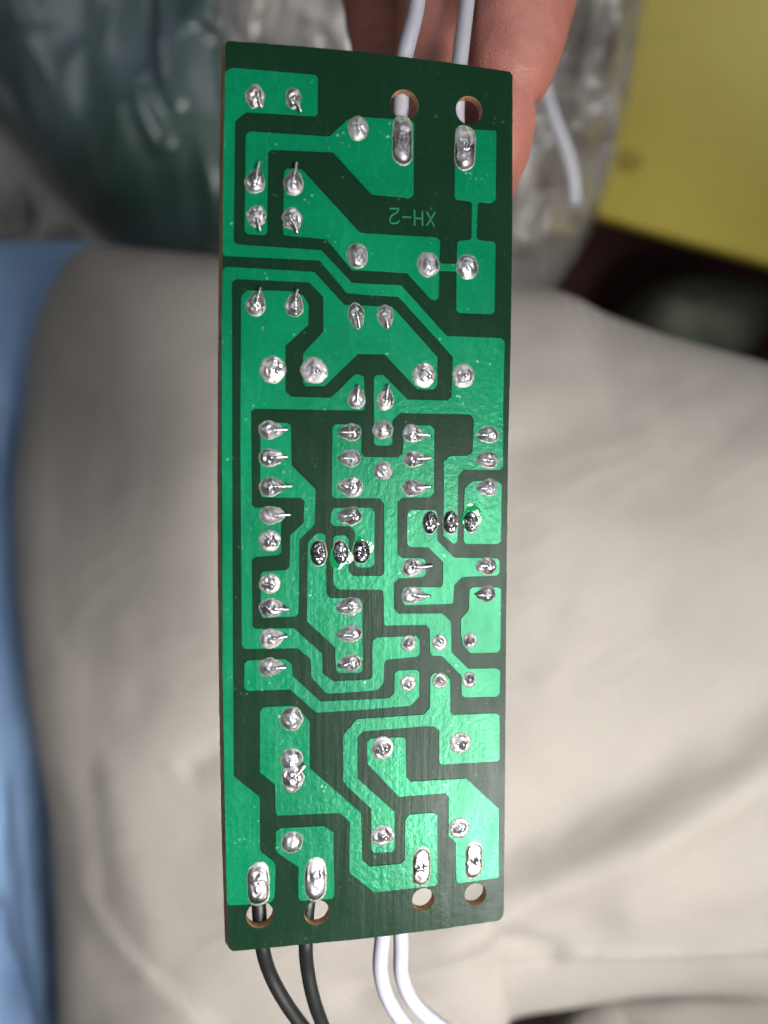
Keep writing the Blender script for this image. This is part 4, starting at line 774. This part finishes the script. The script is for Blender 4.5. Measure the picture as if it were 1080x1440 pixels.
def fold_blue(u, w, s):
    z = 4.5 * noise.noise(Vector((u / 45, w / 170, 2))) + 1.8 * noise.noise(Vector((u / 22, w / 60, 4)))
    z -= ridge(u, w, (-20, 1270), (30, 1480), 14, 9)
    z += ridge(u, w, (40, 1100), (60, 1440), 22, 5)
    return z * (1 - s ** 8)
bc = soft('blue_cloth', [(-260, 372, 330), (-60, 350, 330), (60, 348, 330), (150, 352, 330), (240, 420, 330), (230, 900, 330), (240, 1300, 330), (220, 1600, 330), (-100, 1660, 330), (-320, 1500, 330), (-360, 900, 330)],
     (0, 960, 276), M_BLUE, fold_blue, 5, 90, 260)
tag(bc, 'blue cloth lying along the left side of the beige trousers', 'cloth')

def fold_dark(u, w, s):
    z = 0
    for sc, am in ((150, 10), (70, 5)):
        q = Vector((u / sc, w / (sc * 2.6), sc))
        z += am * (1 - 2 * abs(noise.noise(q)))
    z += ridge(u, w, (235, -40), (250, 150), 14, 10)
    z += ridge(u, w, (205, 150), (230, 215), 14, 6)
    z += ridge(u, w, (320, -40), (300, 60), 22, 7)
    return z * (1 - s ** 6)
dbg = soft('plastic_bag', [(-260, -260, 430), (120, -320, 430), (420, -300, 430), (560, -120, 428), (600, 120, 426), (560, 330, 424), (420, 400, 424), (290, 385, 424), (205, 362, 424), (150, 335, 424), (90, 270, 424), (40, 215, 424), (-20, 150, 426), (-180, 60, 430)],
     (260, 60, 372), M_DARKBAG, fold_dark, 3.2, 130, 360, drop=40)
tag(dbg, 'dark shiny plastic bag with painted pale highlights, upper left behind the board', 'plastic bag')

def fold_clear(u, w, s):
    z = 0
    for sc, am in ((110, 13), (48, 9)):
        q = Vector((u / sc + 3, w / (sc * 1.7) + (u / sc) * .4, sc + 2))
        z += am * (1 - 2 * abs(noise.noise(q)))
    z += ridge(u, w, (735, 190), (725, 300), 16, 9)
    z += ridge(u, w, (830, 20), (880, 100), 26, 6)
    z -= ridge(u, w, (790, 60), (850, 150), 20, 10)
    return z * (1 - s ** 6)
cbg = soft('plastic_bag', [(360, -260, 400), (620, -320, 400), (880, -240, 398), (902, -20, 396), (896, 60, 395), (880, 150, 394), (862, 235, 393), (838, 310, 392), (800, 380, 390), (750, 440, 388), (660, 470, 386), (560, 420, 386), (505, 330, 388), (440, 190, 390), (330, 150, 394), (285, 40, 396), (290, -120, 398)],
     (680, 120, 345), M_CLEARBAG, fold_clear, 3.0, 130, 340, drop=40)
tag(cbg, 'crumpled milky plastic bag with painted highlights, beside the hand with a white wire on it', 'plastic bag')
wire('wire', [at(735, 40, 318), at(762, 112, 316), at(778, 165, 312), at(797, 215, 312), at(806, 255, 314), at(808, 285, 318)],
     2.1, M_WHITE2, 'blurred loose white wire lying across the crumpled clear bag', None)

def fold_grey(u, w, s):
    z = 5 * noise.noise(Vector((u / 70, w / 70, 3))) + 2 * noise.noise(Vector((u / 28, w / 28, 8)))
    z -= ridge(u, w, (-30, 315), (35, 285), 26, 26)
    z -= ridge(u, w, (70, 345), (105, 335), 18, 20)
    return z * (1 - s ** 6)
gc = soft('grey_cloth', [(-260, 120, 470), (-60, 90, 470), (40, 130, 470), (120, 230, 468), (220, 330, 466), (330, 420, 466), (200, 470, 466), (0, 470, 468), (-240, 440, 470)], (60, 300, 436), M_GREY, fold_grey, 3, 70, 220, drop=60)
tag(gc, 'grey rumpled cloth between the dark plastic bag and the blue cloth', 'cloth')

def fold_green(u, w, s):
    return (5 * noise.noise(Vector((u / 60, w / 60, 6))) + 2 * noise.noise(Vector((u / 25, w / 25, 2)))) * (1 - s ** 6)
gn = soft('green_cloth', [(870, 450, 560), (900, 410, 560), (960, 395, 560), (1040, 400, 560), (1075, 430, 560), (1062, 480, 560), (1010, 530, 560), (920, 540, 560), (860, 500, 560)], (960, 455, 500), M_GREEN, fold_green, 2.6, 50, 160, drop=60)
tag(gn, 'small dark green rumpled cloth on the maroon floor under the yellow table edge', 'cloth')

# ------------------------------------------------------------------ yellow table
def yp(px, py, d): return at(px, py, d)
yb = bpy.data.objects.new('yellow_table', None); COL.objects.link(yb)
DT = 470.0
c00 = yp(812, 296, DT); ex = (yp(1080, 372, DT) - c00).normalized()
ztop = c00.z
yb.matrix_world = Matrix.Translation((c00.x, c00.y, 0)) @ Matrix.Rotation(math.atan2(ex.y, ex.x), 4, 'Z')
tag(yb, 'low mustard yellow table with a flat top at the upper right behind the clear bag', 'table')
def rbox(name, x0, x1, y0, y1, z0, z1, bev, m, parent):
    bm = bmesh.new()
    bmesh.ops.create_cube(bm, size=1)
    for q in bm.verts:
        q.co = Vector(((x0 + x1) / 2 + q.co.x * (x1 - x0), (y0 + y1) / 2 + q.co.y * (y1 - y0), (z0 + z1) / 2 + q.co.z * (z1 - z0)))
    bmesh.ops.bevel(bm, geom=bm.edges[:] + bm.verts[:], offset=bev, segments=4, profile=.5, affect='EDGES')
    me = bpy.data.meshes.new(name); bm.to_mesh(me); bm.free()
    return link_mesh(name, me, m, parent)
rbox('tabletop', 0, .42, 0, .30, ztop - .009, ztop, .003, M_YELLOW, yb)
for lx in (.085, .37):
    for ly in (.10, .26):
        rbox('leg', lx - .012, lx + .012, ly - .012, ly + .012, .001, ztop - .008, .003, M_YELLOW, yb)
v, f = [], []
inv = yb.matrix_world.inverted()
sp = inv @ yp(884, 226, DT)
for i, (r, z) in enumerate(((1.0, .0003), (.6, .0012), (.25, .0016))):
    for j in range(20):
        a = 2 * math.pi * j / 20
        rr = .0085 * r * (1 + .2 * noise.noise(Vector((math.cos(a), math.sin(a), 2))))
        v.append((sp.x + rr * math.cos(a), sp.y + rr * .8 * math.sin(a), ztop + z))
for i in range(2):
    for j in range(20): f.append((i * 20 + j, i * 20 + (j + 1) % 20, (i + 1) * 20 + (j + 1) % 20, (i + 1) * 20 + j))
f.append(tuple(range(40, 60)))
mesh_obj('stain', v, f, M_STAIN, yb)
